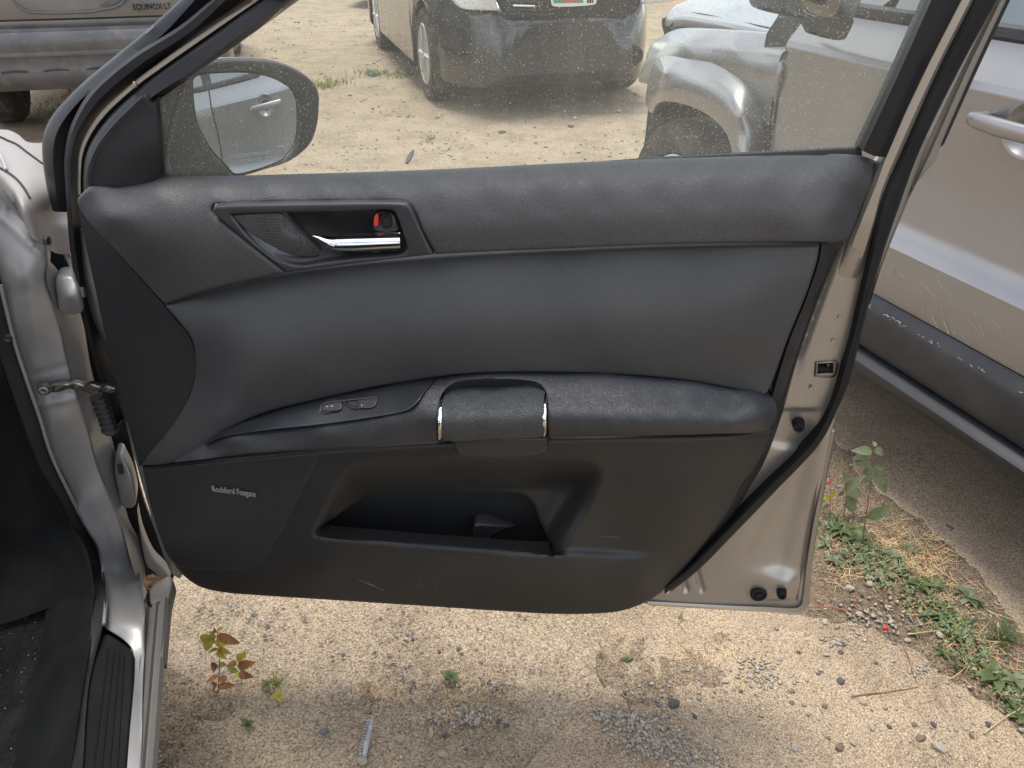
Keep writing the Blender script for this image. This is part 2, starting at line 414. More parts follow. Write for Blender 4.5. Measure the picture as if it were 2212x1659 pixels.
M['straw'] = simple('dry_straw', (.50, .36, .19), .8, var=.4, vs=14)
M['twig'] = simple('brown_twig', (.22, .10, .05), .8, var=.4, vs=30)
M['redstem'] = simple('red_stem', (.34, .07, .06), .6, var=.3, vs=30)
M['leafdead'] = simple('dead_leaf', (.30, .14, .05), .7, var=.4, vs=60)
M['strip'] = simple('weathered_grey_plastic', (.33, .34, .35), .7, var=.35, vs=90)
M['woodchip'] = simple('weathered_wood', (.45, .33, .20), .85, var=.3, vs=90)
def leafmat(name, a, b2, rough=.5):
    m, nt, b = mat(name); v = coords(nt); oi = N(nt, 'ShaderNodeObjectInfo')
    n = noise(nt, v, 90, 4); c = ramp(nt, n, [(.3, a), (.7, b2)])
    c2 = mixc(nt, oi.outputs['Random'], c, mixc(nt, .5, c, b2)); nt.links.new(c2, b.inputs['Base Color']); b.inputs['Roughness'].default_value = rough
    tr = N(nt, 'ShaderNodeBsdfTranslucent'); nt.links.new(c2, tr.inputs['Color']); ms = N(nt, 'ShaderNodeMixShader'); ms.inputs[0].default_value = .35
    nt.links.new(b.outputs[0], ms.inputs[1]); nt.links.new(tr.outputs[0], ms.inputs[2]); nt.links.new(ms.outputs[0], nt.nodes['Material Output'].inputs['Surface'])
    return m
M['leaf'] = leafmat('green_leaf', (.07, .11, .032), (.14, .175, .07))
M['leafpale'] = leafmat('pale_green_leaf', (.13, .16, .085), (.22, .25, .15))
M['leafyellow'] = leafmat('yellow_leaf', (.38, .32, .03), (.50, .46, .08))
M['leaffern'] = leafmat('feathery_leaf', (.07, .12, .04), (.13, .19, .07))
M['grassblade'] = leafmat('green_grass_blade', (.10, .18, .04), (.30, .30, .10))
# silver print and dots of the speaker cloth
def grille_mat(name, col, cell, depth):
    m, nt, b = mat(name); v = coords(nt)
    vo = N(nt, 'ShaderNodeTexVoronoi'); vo.inputs['Scale'].default_value = cell; vo.inputs['Randomness'].default_value = .25; nt.links.new(v, vo.inputs['Vector'])
    h = ramp(nt, vo.outputs['Distance'], [(.18, (0, 0, 0)), (.42, (1, 1, 1))]); c = mixc(nt, h, tuple(x * .45 for x in col), col); nt.links.new(c, b.inputs['Base Color'])
    b.inputs['Roughness'].default_value = .5; bump(nt, b, h, depth); return m
M['spk'] = grille_mat('speaker_grille_cloth', (.021, .022, .025), 300, .0003)
M['tweet'] = grille_mat('tweeter_perforated_metal', (.045, .047, .052), 260, .0004)
M['scratch'] = simple('paint_scratch', (.36, .35, .34), .6)
# dusty window glass
def dusty_glass():
    m, nt, b = mat('dusty_window_glass'); nt.nodes.remove(b); v = coords(nt)
    tr = N(nt, 'ShaderNodeBsdfTransparent'); tr.inputs[0].default_value = (.90, .945, .92, 1)
    gl = N(nt, 'ShaderNodeBsdfGlossy'); gl.inputs['Roughness'].default_value = .03
    fr = N(nt, 'ShaderNodeFresnel'); fr.inputs[0].default_value = 1.35
    m1 = N(nt, 'ShaderNodeMixShader'); nt.links.new(fr.outputs[0], m1.inputs[0]); nt.links.new(tr.outputs[0], m1.inputs[1]); nt.links.new(gl.outputs[0], m1.inputs[2])
    df = N(nt, 'ShaderNodeBsdfDiffuse'); df.inputs[0].default_value = (.62, .60, .52, 1); tl = N(nt, 'ShaderNodeBsdfTranslucent'); tl.inputs[0].default_value = (.70, .68, .58, 1)
    md = N(nt, 'ShaderNodeMixShader'); md.inputs[0].default_value = .55; nt.links.new(df.outputs[0], md.inputs[1]); nt.links.new(tl.outputs[0], md.inputs[2])
    def specks(sc, th, soft, wsc):
        wn = N(nt, 'ShaderNodeTexNoise'); wn.inputs['Scale'].default_value = wsc; nt.links.new(v, wn.inputs['Vector'])
        dv = N(nt, 'ShaderNodeVectorMath', operation='MULTIPLY_ADD'); nt.links.new(wn.outputs['Color'], dv.inputs[0]); dv.inputs[1].default_value = (.004,) * 3; nt.links.new(v, dv.inputs[2])
        vo = N(nt, 'ShaderNodeTexVoronoi'); vo.inputs['Scale'].default_value = sc; nt.links.new(dv.outputs[0], vo.inputs['Vector'])
        sz = N(nt, 'ShaderNodeSeparateColor'); nt.links.new(vo.outputs['Color'], sz.inputs[0])
        mu = N(nt, 'ShaderNodeMath', operation='MULTIPLY'); nt.links.new(sz.outputs[0], mu.inputs[0]); mu.inputs[1].default_value = th
        sb = N(nt, 'ShaderNodeMath', operation='SUBTRACT'); nt.links.new(mu.outputs[0], sb.inputs[0]); nt.links.new(vo.outputs['Distance'], sb.inputs[1])
        return ramp(nt, sb.outputs[0], [(.0, (0, 0, 0)), (soft, (1, 1, 1))])
    dens = noise(nt, v, 6, 4)
    s1 = specks(520, .34, .08, 400); s2 = specks(190, .15, .03, 250)
    dk = mixc(nt, 1.0, s1, ramp(nt, dens, [(.35, (.25,) * 3), (.65, (.8,) * 3)]), 'MULTIPLY')
    s = mixc(nt, 1.0, dk, s2, 'LIGHTEN')
    # run marks: noise stretched down the pane, plus an even film
    tc = coords(nt, 1, (60, 60, 6)); rn = ramp(nt, noise(nt, tc, 1, 5), [(.45, (.0,) * 3), (.75, (.045,) * 3)])
    film = mixc(nt, 1.0, rn, (.13,) * 3, 'ADD'); fac = mixc(nt, 1.0, mixc(nt, .0, s, s), film, 'ADD')
    sp = N(nt, 'ShaderNodeMath', operation='MINIMUM'); nt.links.new(fac, sp.inputs[0]); sp.inputs[1].default_value = .75
    m2 = N(nt, 'ShaderNodeMixShader'); nt.links.new(sp.outputs[0], m2.inputs[0]); nt.links.new(m1.outputs[0], m2.inputs[1]); nt.links.new(md.outputs[0], m2.inputs[2])
    nt.links.new(m2.outputs[0], nt.nodes['Material Output'].inputs['Surface']); return m
M['glass'] = dusty_glass()
# ground
def ground_mat(name, base, dark, grit, speck=.5, grey=.0, bd=.004, sc=1.0):
    m, nt, b = mat(name); v = coords(nt)
    big = noise(nt, v, 3.1, 8, .66); mid = noise(nt, v, 9, 6, .6); fin = noise(nt, v, 240 * sc, 5, .7)
    c = ramp(nt, big, [(.40, dark), (.52, base), (.68, tuple(min(1, x * 1.22) for x in base))])
    c = mixc(nt, 1.0, c, ramp(nt, mid, [(.3, (.78, .76, .73)), (.6, (1.05, 1.05, 1.05))]), 'MULTIPLY')
    vo = N(nt, 'ShaderNodeTexVoronoi'); vo.inputs['Scale'].default_value = 260 * sc; nt.links.new(v, vo.inputs['Vector'])
    sp = N(nt, 'ShaderNodeSeparateColor'); nt.links.new(vo.outputs['Color'], sp.inputs[0])
    g = ramp(nt, sp.outputs[0], [(0, tuple(x * (1 - speck) for x in grit)), (.35, grit), (.75, tuple(min(1, x * (1 + speck * .6)) for x in grit)), (1, tuple(min(1, x * (1 + speck)) for x in grit))])
    gm = ramp(nt, noise(nt, v, 40, 5), [(.35, (.35,) * 3), (.65, (.85,) * 3)])
    c = mixc(nt, gm, c, g)
    c = mixc(nt, 1.0, c, ramp(nt, fin, [(.34, (.34, .32, .29)), (.5, (1, 1, 1)), (.68, (1.5, 1.48, 1.42))]), 'MULTIPLY')
    nt.links.new(c, b.inputs['Base Color']); b.inputs['Roughness'].default_value = .92; b.inputs['Specular IOR Level'].default_value = .25
    n1 = bump(nt, None, mid, bd * 2.5, .6); n2 = bump(nt, None, vo.outputs['Distance'], -bd * .5, .7, n1); bump(nt, b, fin, bd * .9, .8, n2)
    return m
M['dirt'] = ground_mat('pale_dirt_lot', (.37, .30, .22), (.21, .16, .11), (.33, .265, .195), .5)
M['slab'] = ground_mat('worn_concrete', (.40, .32, .235), (.20, .15, .10), (.34, .27, .195), .5, sc=1.3, bd=.003)
M['asphalt'] = ground_mat('grey_brown_pavement', (.37, .29, .21), (.24, .18, .13), (.30, .235, .17), .35, sc=1.0, bd=.002)
M['soil'] = ground_mat('dark_soil', (.17, .125, .085), (.10, .075, .05), (.22, .17, .12), .6, bd=.006)
M['soil2'] = ground_mat('brown_loose_soil', (.24, .185, .13), (.16, .12, .082), (.26, .205, .15), .6, bd=.005)
def stone_mat():
    m, nt, b = mat('pebble'); g = N(nt, 'ShaderNodeNewGeometry'); v = coords(nt)
    c = ramp(nt, g.outputs['Random Per Island'], [(0, (.42, .36, .28)), (.25, (.33, .28, .22)), (.42, (.52, .46, .37)), (.58, (.22, .20, .18)), (.7, (.44, .38, .30)), (.82, (.12, .12, .125)), (.9, (.55, .52, .46)), (1, (.30, .25, .20))])
    c = mixc(nt, 1.0, c, ramp(nt, noise(nt, v, 300, 3), [(.3, (.75,) * 3), (.7, (1.15,) * 3)]), 'MULTIPLY')
    nt.links.new(c, b.inputs['Base Color']); b.inputs['Roughness'].default_value = .85; return m
M['pebble'] = stone_mat()
M['st_pale'] = simple('pale_stone', (.52, .46, .38), .85, var=.2, vs=70, bs=200, bd=.002)
M['st_dark'] = simple('dark_stone', (.12, .12, .125), .8, var=.3, vs=70, bs=200, bd=.002)
M['st_brown'] = simple('brown_stone', (.27, .20, .15), .85, var=.3, vs=70, bs=200, bd=.002)
#PART2

# ------------------------------------------------------------------ the open door
door = empty('car_door', hit(175, 640, D(-.04)) * [1, 1, 0] + [0, 0, .3], 'open silver car door hanging in front, seen from its black inner trim side', 'car door')
BK = -NI
# sheet metal
shell_ctl = DC([(200, 500, -.075), (250, 742, -.080), (310, 905, -.080), (390, 1230, -.062), (700, 700, -.10), (1000, 1000, -.11), (700, 1150, -.10), (1200, 1150, -.10), (1300, 700, -.09), (1400, 1100, -.068), (1880, 440, -.035), (1800, 620, -.038), (1730, 850, -.04), (1690, 980, -.04),
                (1785, 905, -.038), (1600, 1150, -.046), (1740, 1100, -.052), (1744, 1314, -.052), (1591, 1310, -.05), (1500, 1280, -.05), (1400, 1306, -.05), (900, 1250, -.060), (1650, 1200, -.049), (1830, 700, -.036)])
def shell_relief(x, y):
    r = np.zeros_like(x)
    r += .010 * np.exp(-(((x - 1675) / 48) ** 2 + ((y - 1262) / 30) ** 4))                    # boss round the two stoppers
    r += .006 * np.exp(-(((x - 1700) / 26) ** 2 + ((y - 1250) / 20) ** 2))
    r -= .007 * (1 / (1 + np.exp(-(y - 887) / 3.0))) * (1 / (1 + np.exp((y - 968 + (x - 1700) * -.15) / 3.5))) * (1 / (1 + np.exp(-(x - 1690 + (y - 880) * .35) / 3.0))) * (1 / (1 + np.exp((x - 1765) / 5)))   # stopper seat
    r -= .005 * np.exp(-(((x - (1790 - (y - 600) * .36)) / 5) ** 2)) * (1 / (1 + np.exp((y - 800) / 10))) * (1 / (1 + np.exp(-(y - 470) / 10)))
    r -= .011 * (1 / (1 + np.exp(-(x - 1640 - (1160 - y) * .50) / 9))) * (1 / (1 + np.exp((x - 1712 - (1160 - y) * .26) / 6))) * (1 / (1 + np.exp(-(y - 975) / 14))) * (1 / (1 + np.exp((y - 1215) / 16)))   # long diagonal swage
    for k, xx in enumerate((1448, 1486, 1520)):
        xc = xx - (1280 - y) * .28
        r -= .006 * (1 / (1 + np.exp(-(x - xc + 9) / 1.2))) * (1 / (1 + np.exp((x - xc - 3) / 1.2))) * (1 / (1 + np.exp((y - 1279) / 1.2)))
    return r
latch = [(1766, 786, 'c'), (1806, 783, 'c'), (1801, 808, 'c'), (1764, 810, 'c')]
shell = pad('inner_panel', [(200, 490, 'c'), (300, 470), (1500, 400), (1890, 380, 'c'), (1936, 332, 'c'), (1922, 380), (1899, 438), (1880, 546), (1856, 650), (1838, 734), (1820, 786), (1812, 830), (1806, 880), (1807, 903), (1799, 934), (1788, 990), (1777, 1047), (1760, 1145),
     (1749, 1229), (1745, 1300), (1744, 1314), (1737, 1324, 'c'), (1650, 1320), (1591, 1317), (1400, 1307, 'c'), (900, 1280), (480, 1258, 'c'), (420, 1240), (380, 1180), (340, 1080), (313, 960), (290, 880), (270, 800), (250, 742), (230, 680), (215, 620), (205, 560), (200, 520)],
    Field(shell_ctl), M['shell'], door, BK, .03, rnd=7, rdep=.004, step=9, holes=[latch], relief=shell_relief, ostep=6, fine=[(1420, 1170, 1745, 1312, 4), (1670, 860, 1790, 990, 4), (1740, 460, 1900, 860, 5)])
loftd('hem_flange', [[(1795, 935, -.056), (1772, 1047, -.064), (1752, 1145, -.066), (1738, 1229, -.066), (1731, 1290, -.066), (1727, 1306, -.066), (1650, 1308, -.064), (1400, 1296, -.060)], [(1797, 932, -.045), (1774, 1047, -.047), (1755, 1145, -.047), (1742, 1229, -.047), (1735, 1290, -.047), (1730, 1310, -.047), (1650, 1311, -.047), (1400, 1299, -.047)],
   [(1802, 933, -.044), (1780, 1047, -.045), (1763, 1147, -.045), (1751, 1230, -.045), (1745, 1296, -.045), (1738, 1320, -.045), (1650, 1318, -.045), (1400, 1304, -.045)], [(1806, 934, -.052), (1784, 1048, -.056), (1766, 1148, -.056), (1754, 1231, -.056), (1748, 1300, -.056), (1741, 1325, -.056), (1650, 1322, -.056), (1400, 1308, -.056)]], M['shell'], door, 70, BK, .01)
loftd('hem_bead', [[(1778, 960, -.052), (1750, 1110, -.054), (1728, 1240, -.054), (1718, 1296, -.054)], [(1782, 960, -.046), (1754, 1110, -.047), (1732, 1240, -.047), (1722, 1298, -.047)], [(1786, 960, -.052), (1758, 1110, -.054), (1736, 1240, -.054), (1725, 1299, -.054)]], M['shell'], door, 30, BK, .006)
loftd('front_flange', [[(171, 494, -.075), (174, 543, -.076), (178, 610, -.078), (184, 655, -.079), (205, 703, -.080), (224, 745, -.080), (242, 812, -.080), (268, 905, -.080), (290, 985, -.078), (318, 1085, -.074), (345, 1175, -.070), (372, 1240, -.064), (388, 1250, -.055)],
      [(176, 494, -.060), (180, 543, -.062), (188, 610, -.064), (196, 655, -.065), (213, 703, -.066), (231, 745, -.066), (250, 812, -.066), (276, 905, -.066), (298, 985, -.064), (325, 1085, -.062), (351, 1172, -.058), (376, 1234, -.054), (392, 1244, -.048)],
      [(186, 494, -.042), (192, 543, -.042), (204, 610, -.042), (213, 655, -.042), (225, 703, -.042), (242, 745, -.042), (260, 812, -.042), (288, 905, -.042), (308, 985, -.042), (334, 1085, -.042), (358, 1168, -.042), (384, 1226, -.040), (398, 1236, -.038)]], M['shellshade'], door, 80, BK, .01)  # one paint with the inner panel; the shade here is in the colour
# latch behind its opening
lt = pad('latch', [(1758, 778, 'c'), (1816, 776, 'c'), (1812, 820, 'c'), (1757, 820, 'c')], D(-.062), M['black'], door, BK, .01, step=20)
pad('latch_frame', [(1763, 784, 'c'), (1803, 781), (1812, 784), (1810, 800), (1806, 812), (1798, 817), (1760, 815, 'c')], D(-.0355), M['steel'], door, BK, .006, rnd=2, rdep=.002, step=8,
    holes=[[(1768, 787, 'c'), (1800, 785, 'c'), (1799, 806, 'c'), (1767, 808, 'c')]], ostep=3)
pad('latch_claw', [(1786, 786), (1796, 786), (1797, 800), (1788, 803)], D(-.05), M['steel'], door, BK, .008, step=6, rnd=2, ostep=3)
# black weatherstrip round the door rear
def rub(Lp, Mp, Rp, name='weatherstrip', d0=-.030, d1=-.016, m='rubber'):
    rl = []
    for f, d in ((0, d0), (.08, d0 + (d1 - d0) * .75), (.3, d1), (.6, d1 - .001), (.88, d0 + (d1 - d0) * .55), (1, d0 - .004)):
        rl.append(([tuple(np.array(a) * (1 - f) + np.array(b) * f) for a, b in zip(Lp, Rp)], D(d)))
    return loft(name, rl, M[m], door, 70, BK, .02)
rub([(2108, -12), (2026, 150), (1947, 329), (1899, 434), (1878, 546), (1855, 650), (1836, 734), (1812, 820), (1795, 875), (1755, 949), (1662, 1044), (1573, 1137), (1481, 1229), (1430, 1268)], None,
    [(2160, -12), (2072, 150), (1985, 329), (1944, 441), (1908, 546), (1884, 630), (1862, 715), (1836, 819), (1811, 880), (1774, 954), (1678, 1058), (1593, 1146), (1508, 1232), (1452, 1276)])
for (x, y) in [(1833, 742), (1669, 1145 - 107), (1574, 1142 + 0), (1968, 264), (1876, 512), (2004, 161)]:
    pass
for (x, y) in [(1835, 755), (1667, 1052), (1578, 1142), (1892, 540), (2008, 158)]:
    c = hit(x, y, D(-.0165)); lathe('clip_hole', [(.0012, 0), (.0012, .0012), (.0002, .0014)], c, NI, M['black'], door, 10)
# rubber buffers and plug
for (x, y, r1) in [(1724, 912, .0085), (1688, 1272, .0080)]:
    c = hit(x, y, D(-.045)); lathe('buffer', [(r1 * 1.05, 0), (r1 * 1.0, .010), (r1 * .92, .019), (r1 * .8, .021), (r1 * .5, .021), (r1 * .42, .017), (.0005, .017)], c, NI + np.array([-.22, 0, .16]), M['rubber'], door, 28)
c = hit(1638, 1282, D(-.0445)); lathe('drain_plug', [(.0135, 0), (.0135, .0045), (.012, .0058), (.009, .005), (.0085, .003), (.006, .003), (.0055, .0055), (.0005, .006)], c, NI, M['rubber'], door, 32)
for (x, y) in [(1814, 684), (1800, 735), (1753, 838)]:
    c = hit(x, y, D(-.0362)); lathe('spot_weld', [(.0028, -.001), (.0026, .0007), (.0018, .0002), (.0004, .0006)], c, NI, M['shell'], door, 14)
# rear window frame: black cover, silver channel, outer silver flange and black edge
loft('window_frame_cover', [([(2011, -12), (1934, 160), (1857, 324)], D(-.022)), ([(2017, -12), (1941, 160), (1864, 326)], D(-.006)), ([(2045, -12), (1968, 160), (1888, 337)], D(-.003)), ([(2078, -12), (1996, 150), (1912, 340)], D(-.008)), ([(2080, -12), (1999, 150), (1914, 345)], D(-.016))], M['frameblk'], door, 40, BK, .02)
loftd('window_frame_channel', [[(2074, -12, -.018), (1992, 150, -.018), (1905, 345, -.018), (1882, 399, -.018), (1846, 493, -.022), (1820, 560, -.034), (1806, 600, -.039)], [(2084, -12, -.013), (2001, 150, -.013), (1920, 325, -.013), (1893, 399, -.013), (1860, 480, -.016), (1830, 560, -.030), (1818, 604, -.038)],
      [(2102, -12, -.014), (2020, 150, -.014), (1940, 325, -.014), (1905, 410, -.014), (1886, 480, -.016), (1862, 560, -.028), (1848, 610, -.037)], [(2114, -12, -.026), (2032, 150, -.026), (1952, 329, -.026), (1912, 420, -.026), (1894, 480, -.026), (1872, 562, -.034), (1856, 612, -.039)]], M['shell'], door, 50, BK, .012)
loft('window_frame_flange', [([(2148, -12), (2066, 150), (1980, 329), (1941, 441), (1895, 576), (1870, 660)], D(-.034)), ([(2158, -12), (2078, 150), (1997, 322), (1952, 441), (1901, 576), (1873, 660)], D(-.036)), ([(2161, -12), (2081, 150), (2003, 318), (1957, 438), (1904, 572), (1875, 660)], D(-.043)),
     ([(2165, -12), (2086, 150), (2012, 318), (1962, 432), (1907, 568), (1877, 660)], D(-.043)), ([(2169, -12), (2090, 150), (2016, 318), (1966, 424), (1910, 562), (1879, 655)], D(-.036)), ([(2183, -12), (2107, 150), (2030, 322), (2022, 345), (1994, 378), (1962, 421), (1929, 488), (1899, 576), (1881, 650)], D(-.040))], M['shell'], door, 60, BK, .03)
loft('outer_edge_trim', [([(2182, -12), (2106, 150), (2034, 316)], D(-.038)), ([(2188, -12), (2112, 150), (2039, 312)], D(-.046))], M['black'], door, 30, BK, .02)
# front window frame
loft('front_frame_outer', [([(402, -12), (317, 65), (258, 113), (169, 188), (111, 252), (93, 294), (91, 330), (99, 395), (113, 455)], D(-.100)), ([(410, -12), (323, 67), (264, 117), (175, 192), (117, 258), (99, 298), (97, 332), (104, 395), (117, 457)], D(-.086)),
     ([(432, -12), (345, 80), (275, 130), (190, 200), (136, 262), (119, 298), (115, 335), (119, 398), (126, 458)], D(-.078)), ([(480, -12), (390, 58), (286, 119), (198, 194), (165, 246), (149, 288), (141, 340), (142, 399), (144, 458)], D(-.085))], M['frameblk'], door, 60, BK, .05)
loft('front_frame_seal', [([(470, -12), (388, 56), (284, 121), (196, 196), (163, 248), (147, 290), (139, 347), (141, 399), (144, 451), (149, 521), (156, 576), (170, 660), (205, 790), (245, 930)], D(-.070)),
     ([(478, -12), (395, 60), (290, 126), (204, 200), (170, 252), (154, 294), (146, 349), (147, 400), (149, 452), (154, 521), (161, 574), (175, 655), (208, 785), (248, 925)], D(-.052)),
     ([(500, -12), (410, 70), (305, 138), (215, 215), (180, 262), (162, 300), (153, 350), (153, 400), (155, 452), (160, 521), (167, 572), (180, 652), (212, 780), (252, 920)], D(-.050)),
     ([(548, -12), (435, 66), (333, 141), (284, 177), (214, 242), (181, 292), (168, 332), (165, 413), (165, 460), (170, 521), (175, 570), (187, 650), (216, 775), (258, 915)], D(-.068))], M['rubber'], door, 80, BK, .04)
loft('front_frame_ridge', [([(564, -12), (439, 70), (335, 142), (288, 178), (216, 244), (184, 293), (171, 330), (168, 372), (168, 420)], D(-.052)), ([(569, -12), (442, 73), (338, 146), (290, 181), (219, 247), (187, 295), (174, 331), (171, 372), (171, 420)], D(-.044)),
     ([(576, -12), (447, 77), (343, 150), (294, 186), (224, 251), (191, 299), (178, 334), (174, 375), (174, 420)], D(-.044)), ([(580, -12), (450, 80), (346, 153), (297, 189), (227, 254), (194, 302), (181, 336), (177, 376), (177, 420)], D(-.052))], M['shell'], door, 60, BK, .02)
c1, c2 = hit(289, 176, D(-.042)), hit(294, 189, D(-.042))
tube('frame_clip', [c1, (c1 + c2) / 2 + NI * .001, c2], .0012, M['shell'], door, 6)
loft('front_frame_inner', [([(576, -12), (449, 78), (345, 152), (296, 188), (226, 253), (193, 301), (180, 336), (176, 376), (176, 420)], D(-.055)), ([(590, -12), (462, 85), (360, 155), (310, 195), (240, 262), (205, 310), (190, 345), (185, 380), (184, 420)], D(-.030)),
     ([(636, -12), (500, 90), (420, 150), (320, 216), (262, 270), (225, 320), (203, 360), (196, 390), (192, 420)], D(-.024)), ([(656, -12), (560, 58), (440, 142), (326, 223), (270, 275), (235, 322), (215, 362), (206, 392), (204, 420)], D(-.036))], M['frameblk'], door, 70, BK, .02)
# sail panel in the front corner
sail_ctl = DC([(190, 400, -.018), (197, 350, -.018), (230, 290, -.018), (311, 206, -.022), (340, 222, -.026), (351, 385, -.028), (304, 400, -.016), (260, 340, -.012), (318, 320, -.014)])
pad('mirror_sail_trim', [(189, 406, 'c'), (190, 375), (196, 347), (212, 312), (240, 275), (275, 237), (314, 203, 'c'), (326, 222, 'c'), (339, 214, 'c'), (344, 300), (351, 388, 'c'), (306, 408, 'c')], Field(sail_ctl), M['darkcap'], door, BK, .02, rnd=5, rdep=.004, step=8)
tube('sail_trim_ridge', [hit(x, y, D(-.014)) for x, y in catmull([(189, 400), (190, 372), (197, 346), (214, 311), (243, 273), (277, 238), (309, 208)], 8, False)], .0016, M['bezel'], door, 6)
# window glass and belt seal
loftd('window_frame_top', [[(649, -12, -.030), (760, -70, -.030), (900, -120, -.030), (1150, -152, -.030), (1500, -165, -.030), (1880, -165, -.028), (2040, -130, -.026), (2022, -50, -.024), (2013, -12, -.022)], [(600, -12, -.012), (740, -95, -.012), (890, -150, -.012), (1150, -185, -.012), (1500, -200, -.012), (1900, -200, -.010), (2085, -160, -.008), (2070, -60, -.008), (2045, -12, -.006)],
      [(520, -12, -.040), (700, -130, -.040), (870, -190, -.040), (1150, -225, -.040), (1500, -240, -.040), (1950, -240, -.040), (2140, -190, -.040), (2130, -80, -.040), (2108, -12, -.034)], [(408, -12, -.085), (650, -165, -.080), (860, -225, -.070), (1150, -258, -.070), (1500, -270, -.070), (1980, -270, -.070), (2200, -200, -.060), (2198, -80, -.055), (2184, -12, -.050)]], M['frameblk'], door, 80, BK, .02)
pad('outer_skin', [(235, 520, 'c'), (600, 440), (1300, 400), (1850, 385, 'c'), (1850, 560), (1800, 760), (1765, 930), (1735, 1100), (1722, 1230), (1715, 1290, 'c'), (1300, 1285), (700, 1262), (440, 1235, 'c'), (380, 1120), (330, 940), (285, 740)], Field(DC([(235, 520, -.10), (1850, 385, -.10), (1765, 930, -.11), (1715, 1290, -.09), (440, 1235, -.09), (330, 940, -.115), (1000, 600, -.145), (1000, 900, -.15), (1000, 1230, -.12), (1500, 800, -.145)])), M['shellshade'], door, BK, .004, step=40, ostep=20)
pad('window_glass', [(330, 226, 'c'), (437, 148), (560, 62), (650, -14), (760, -70), (900, -120), (1150, -152), (1500, -165), (1880, -165), (2044, -135, 'c'), (2020, -14), (1940, 160), (1858, 340, 'c'), (1858, 372, 'c'), (1100, 400), (345, 418, 'c'), (336, 300)], D(-.030), M['glass'], door, BK, .004, step=60, ostep=20)
loft('glass_run_edge', [([(337, 212), (343, 290), (350, 388)], D(-.027)), ([(342, 209), (347, 290), (354, 388)], D(-.027))], M['rubber'], door, 20, BK, .006)
loft('belt_seal', [([(1100, 371), (1390, 346), (1600, 334), (1862, 321)], D(-.028)), ([(1100, 374), (1390, 351), (1600, 341), (1862, 331)], D(-.022)), ([(1100, 385), (1390, 360), (1600, 350), (1862, 342)], D(-.021))], M['rubber'], door, 40, BK, .01)

# upper trim, grained
up_ctl = [(190, 404, -.016), (250, 402, -.016), (1880, 345, -.017), (260, 430, .004), (1860, 372, .000),
    (240, 470, .018), (170, 430, -.030), (172, 460, -.034), (230, 530, -.016), (300, 600, -.008), (355, 655, -.002), (300, 540, .018), (400, 560, .028), (420, 640, .020), (500, 520, .032), (560, 605, .030),
    (1815, 520, .006), (1820, 450, .018), (1870, 400, -.006), (1897, 354, -.034), (1850, 450, -.012)]
for x in range(340, 1800, 120):
    yt = np.interp(x, [340, 500, 900, 1300, 1600, 1845], [388, 384, 372, 353, 342, 338]); yb = np.interp(x, [400, 600, 900, 1200, 1500, 1815], [640, 590, 553, 540, 528, 525])
    up_ctl += [(x, yt, -.016), (x, yt + 24, .007), (x, yt + 55, .020), (x, yt + 95, .028)] + ([(x, yb - 12, .031), (x, (yt + yb) / 2 + 18, .031)] if x > 560 else [])
up_ctl = DC(up_ctl)
bez = [(458, 455), (462, 446), (480, 444), (868, 439), (880, 442), (888, 450), (912, 500), (937, 552, 'c')]
up = pad('upper_trim', [(192, 403, 'c'), (250, 403), (300, 401), (322, 396), (345, 387), (500, 384), (900, 372), (1300, 353), (1600, 342), (1845, 338), (1880, 344), (1898, 352, 'c'), (1893, 375), (1868, 440), (1842, 500), (1830, 521), (1815, 525, 'c'), (1700, 525), (1500, 528), (1350, 533), (1200, 540), (1050, 546), (940, 552, 'c')]
     + [(912, 500), (889, 449), (880, 441), (868, 437), (480, 442), (461, 444), (456, 455), (520, 515), (617, 591, 'c'), (540, 607), (440, 632), (355, 660, 'c'), (330, 634), (240, 535), (180, 472), (164, 438), (166, 428), (178, 415)],
     Field(up_ctl), M['leather'], door, BK, .004, rnd=8, rdep=.005, step=9)
# dark side face running down the front of the trim
cap_ctl = DC([(172, 465, -.036), (200, 600, -.037), (245, 800, -.038), (300, 1005, -.038), (240, 535, -.018), (355, 660, -.006), (410, 740, .000), (418, 800, .000), (395, 880, -.002), (350, 950, -.008), (305, 1003, -.034), (290, 750, -.024), (300, 880, -.026)])
pad('front_end_face', [(170, 458, 'c'), (240, 532), (352, 657, 'c'), (378, 690), (410, 730), (422, 780), (416, 830), (392, 885), (352, 950), (318, 1000), (301, 1008, 'c'), (272, 900), (235, 760), (205, 620), (185, 530)], Field(cap_ctl), M['darkcap'], door, BK, .01, rnd=0, step=10)
# soft insert
ins_ctl = DC([(355, 662, -.004), (450, 632, .000), (615, 592, .004), (935, 555, .004), (1200, 543, .004), (1500, 531, .004), (1775, 529, .002),
    (390, 715, .008), (480, 680, .022), (700, 630, .026), (1000, 600, .026), (1300, 590, .025), (1600, 580, .022), (1740, 590, .014),
    (432, 780, .012), (500, 740, .034), (700, 700, .044), (1000, 665, .043), (1300, 655, .041), (1600, 650, .034), (1715, 670, .018),
    (445, 850, .014), (520, 820, .042), (700, 780, .052), (1000, 735, .051), (1300, 725, .048), (1560, 730, .038),
    (400, 900, .006), (480, 900, .036), (560, 870, .046), (700, 835, .050), (930, 785, .049), (1100, 775, .047), (1300, 775, .044), (1500, 785, .037), (1660, 800, .020),
    (330, 990, -.012), (370, 995, .008), (440, 955, .026), (560, 905, .039), (700, 866, .042), (930, 825, .041), (1300, 812, .038), (1500, 828, .032), (1650, 852, .020), (302, 1003, -.030)])
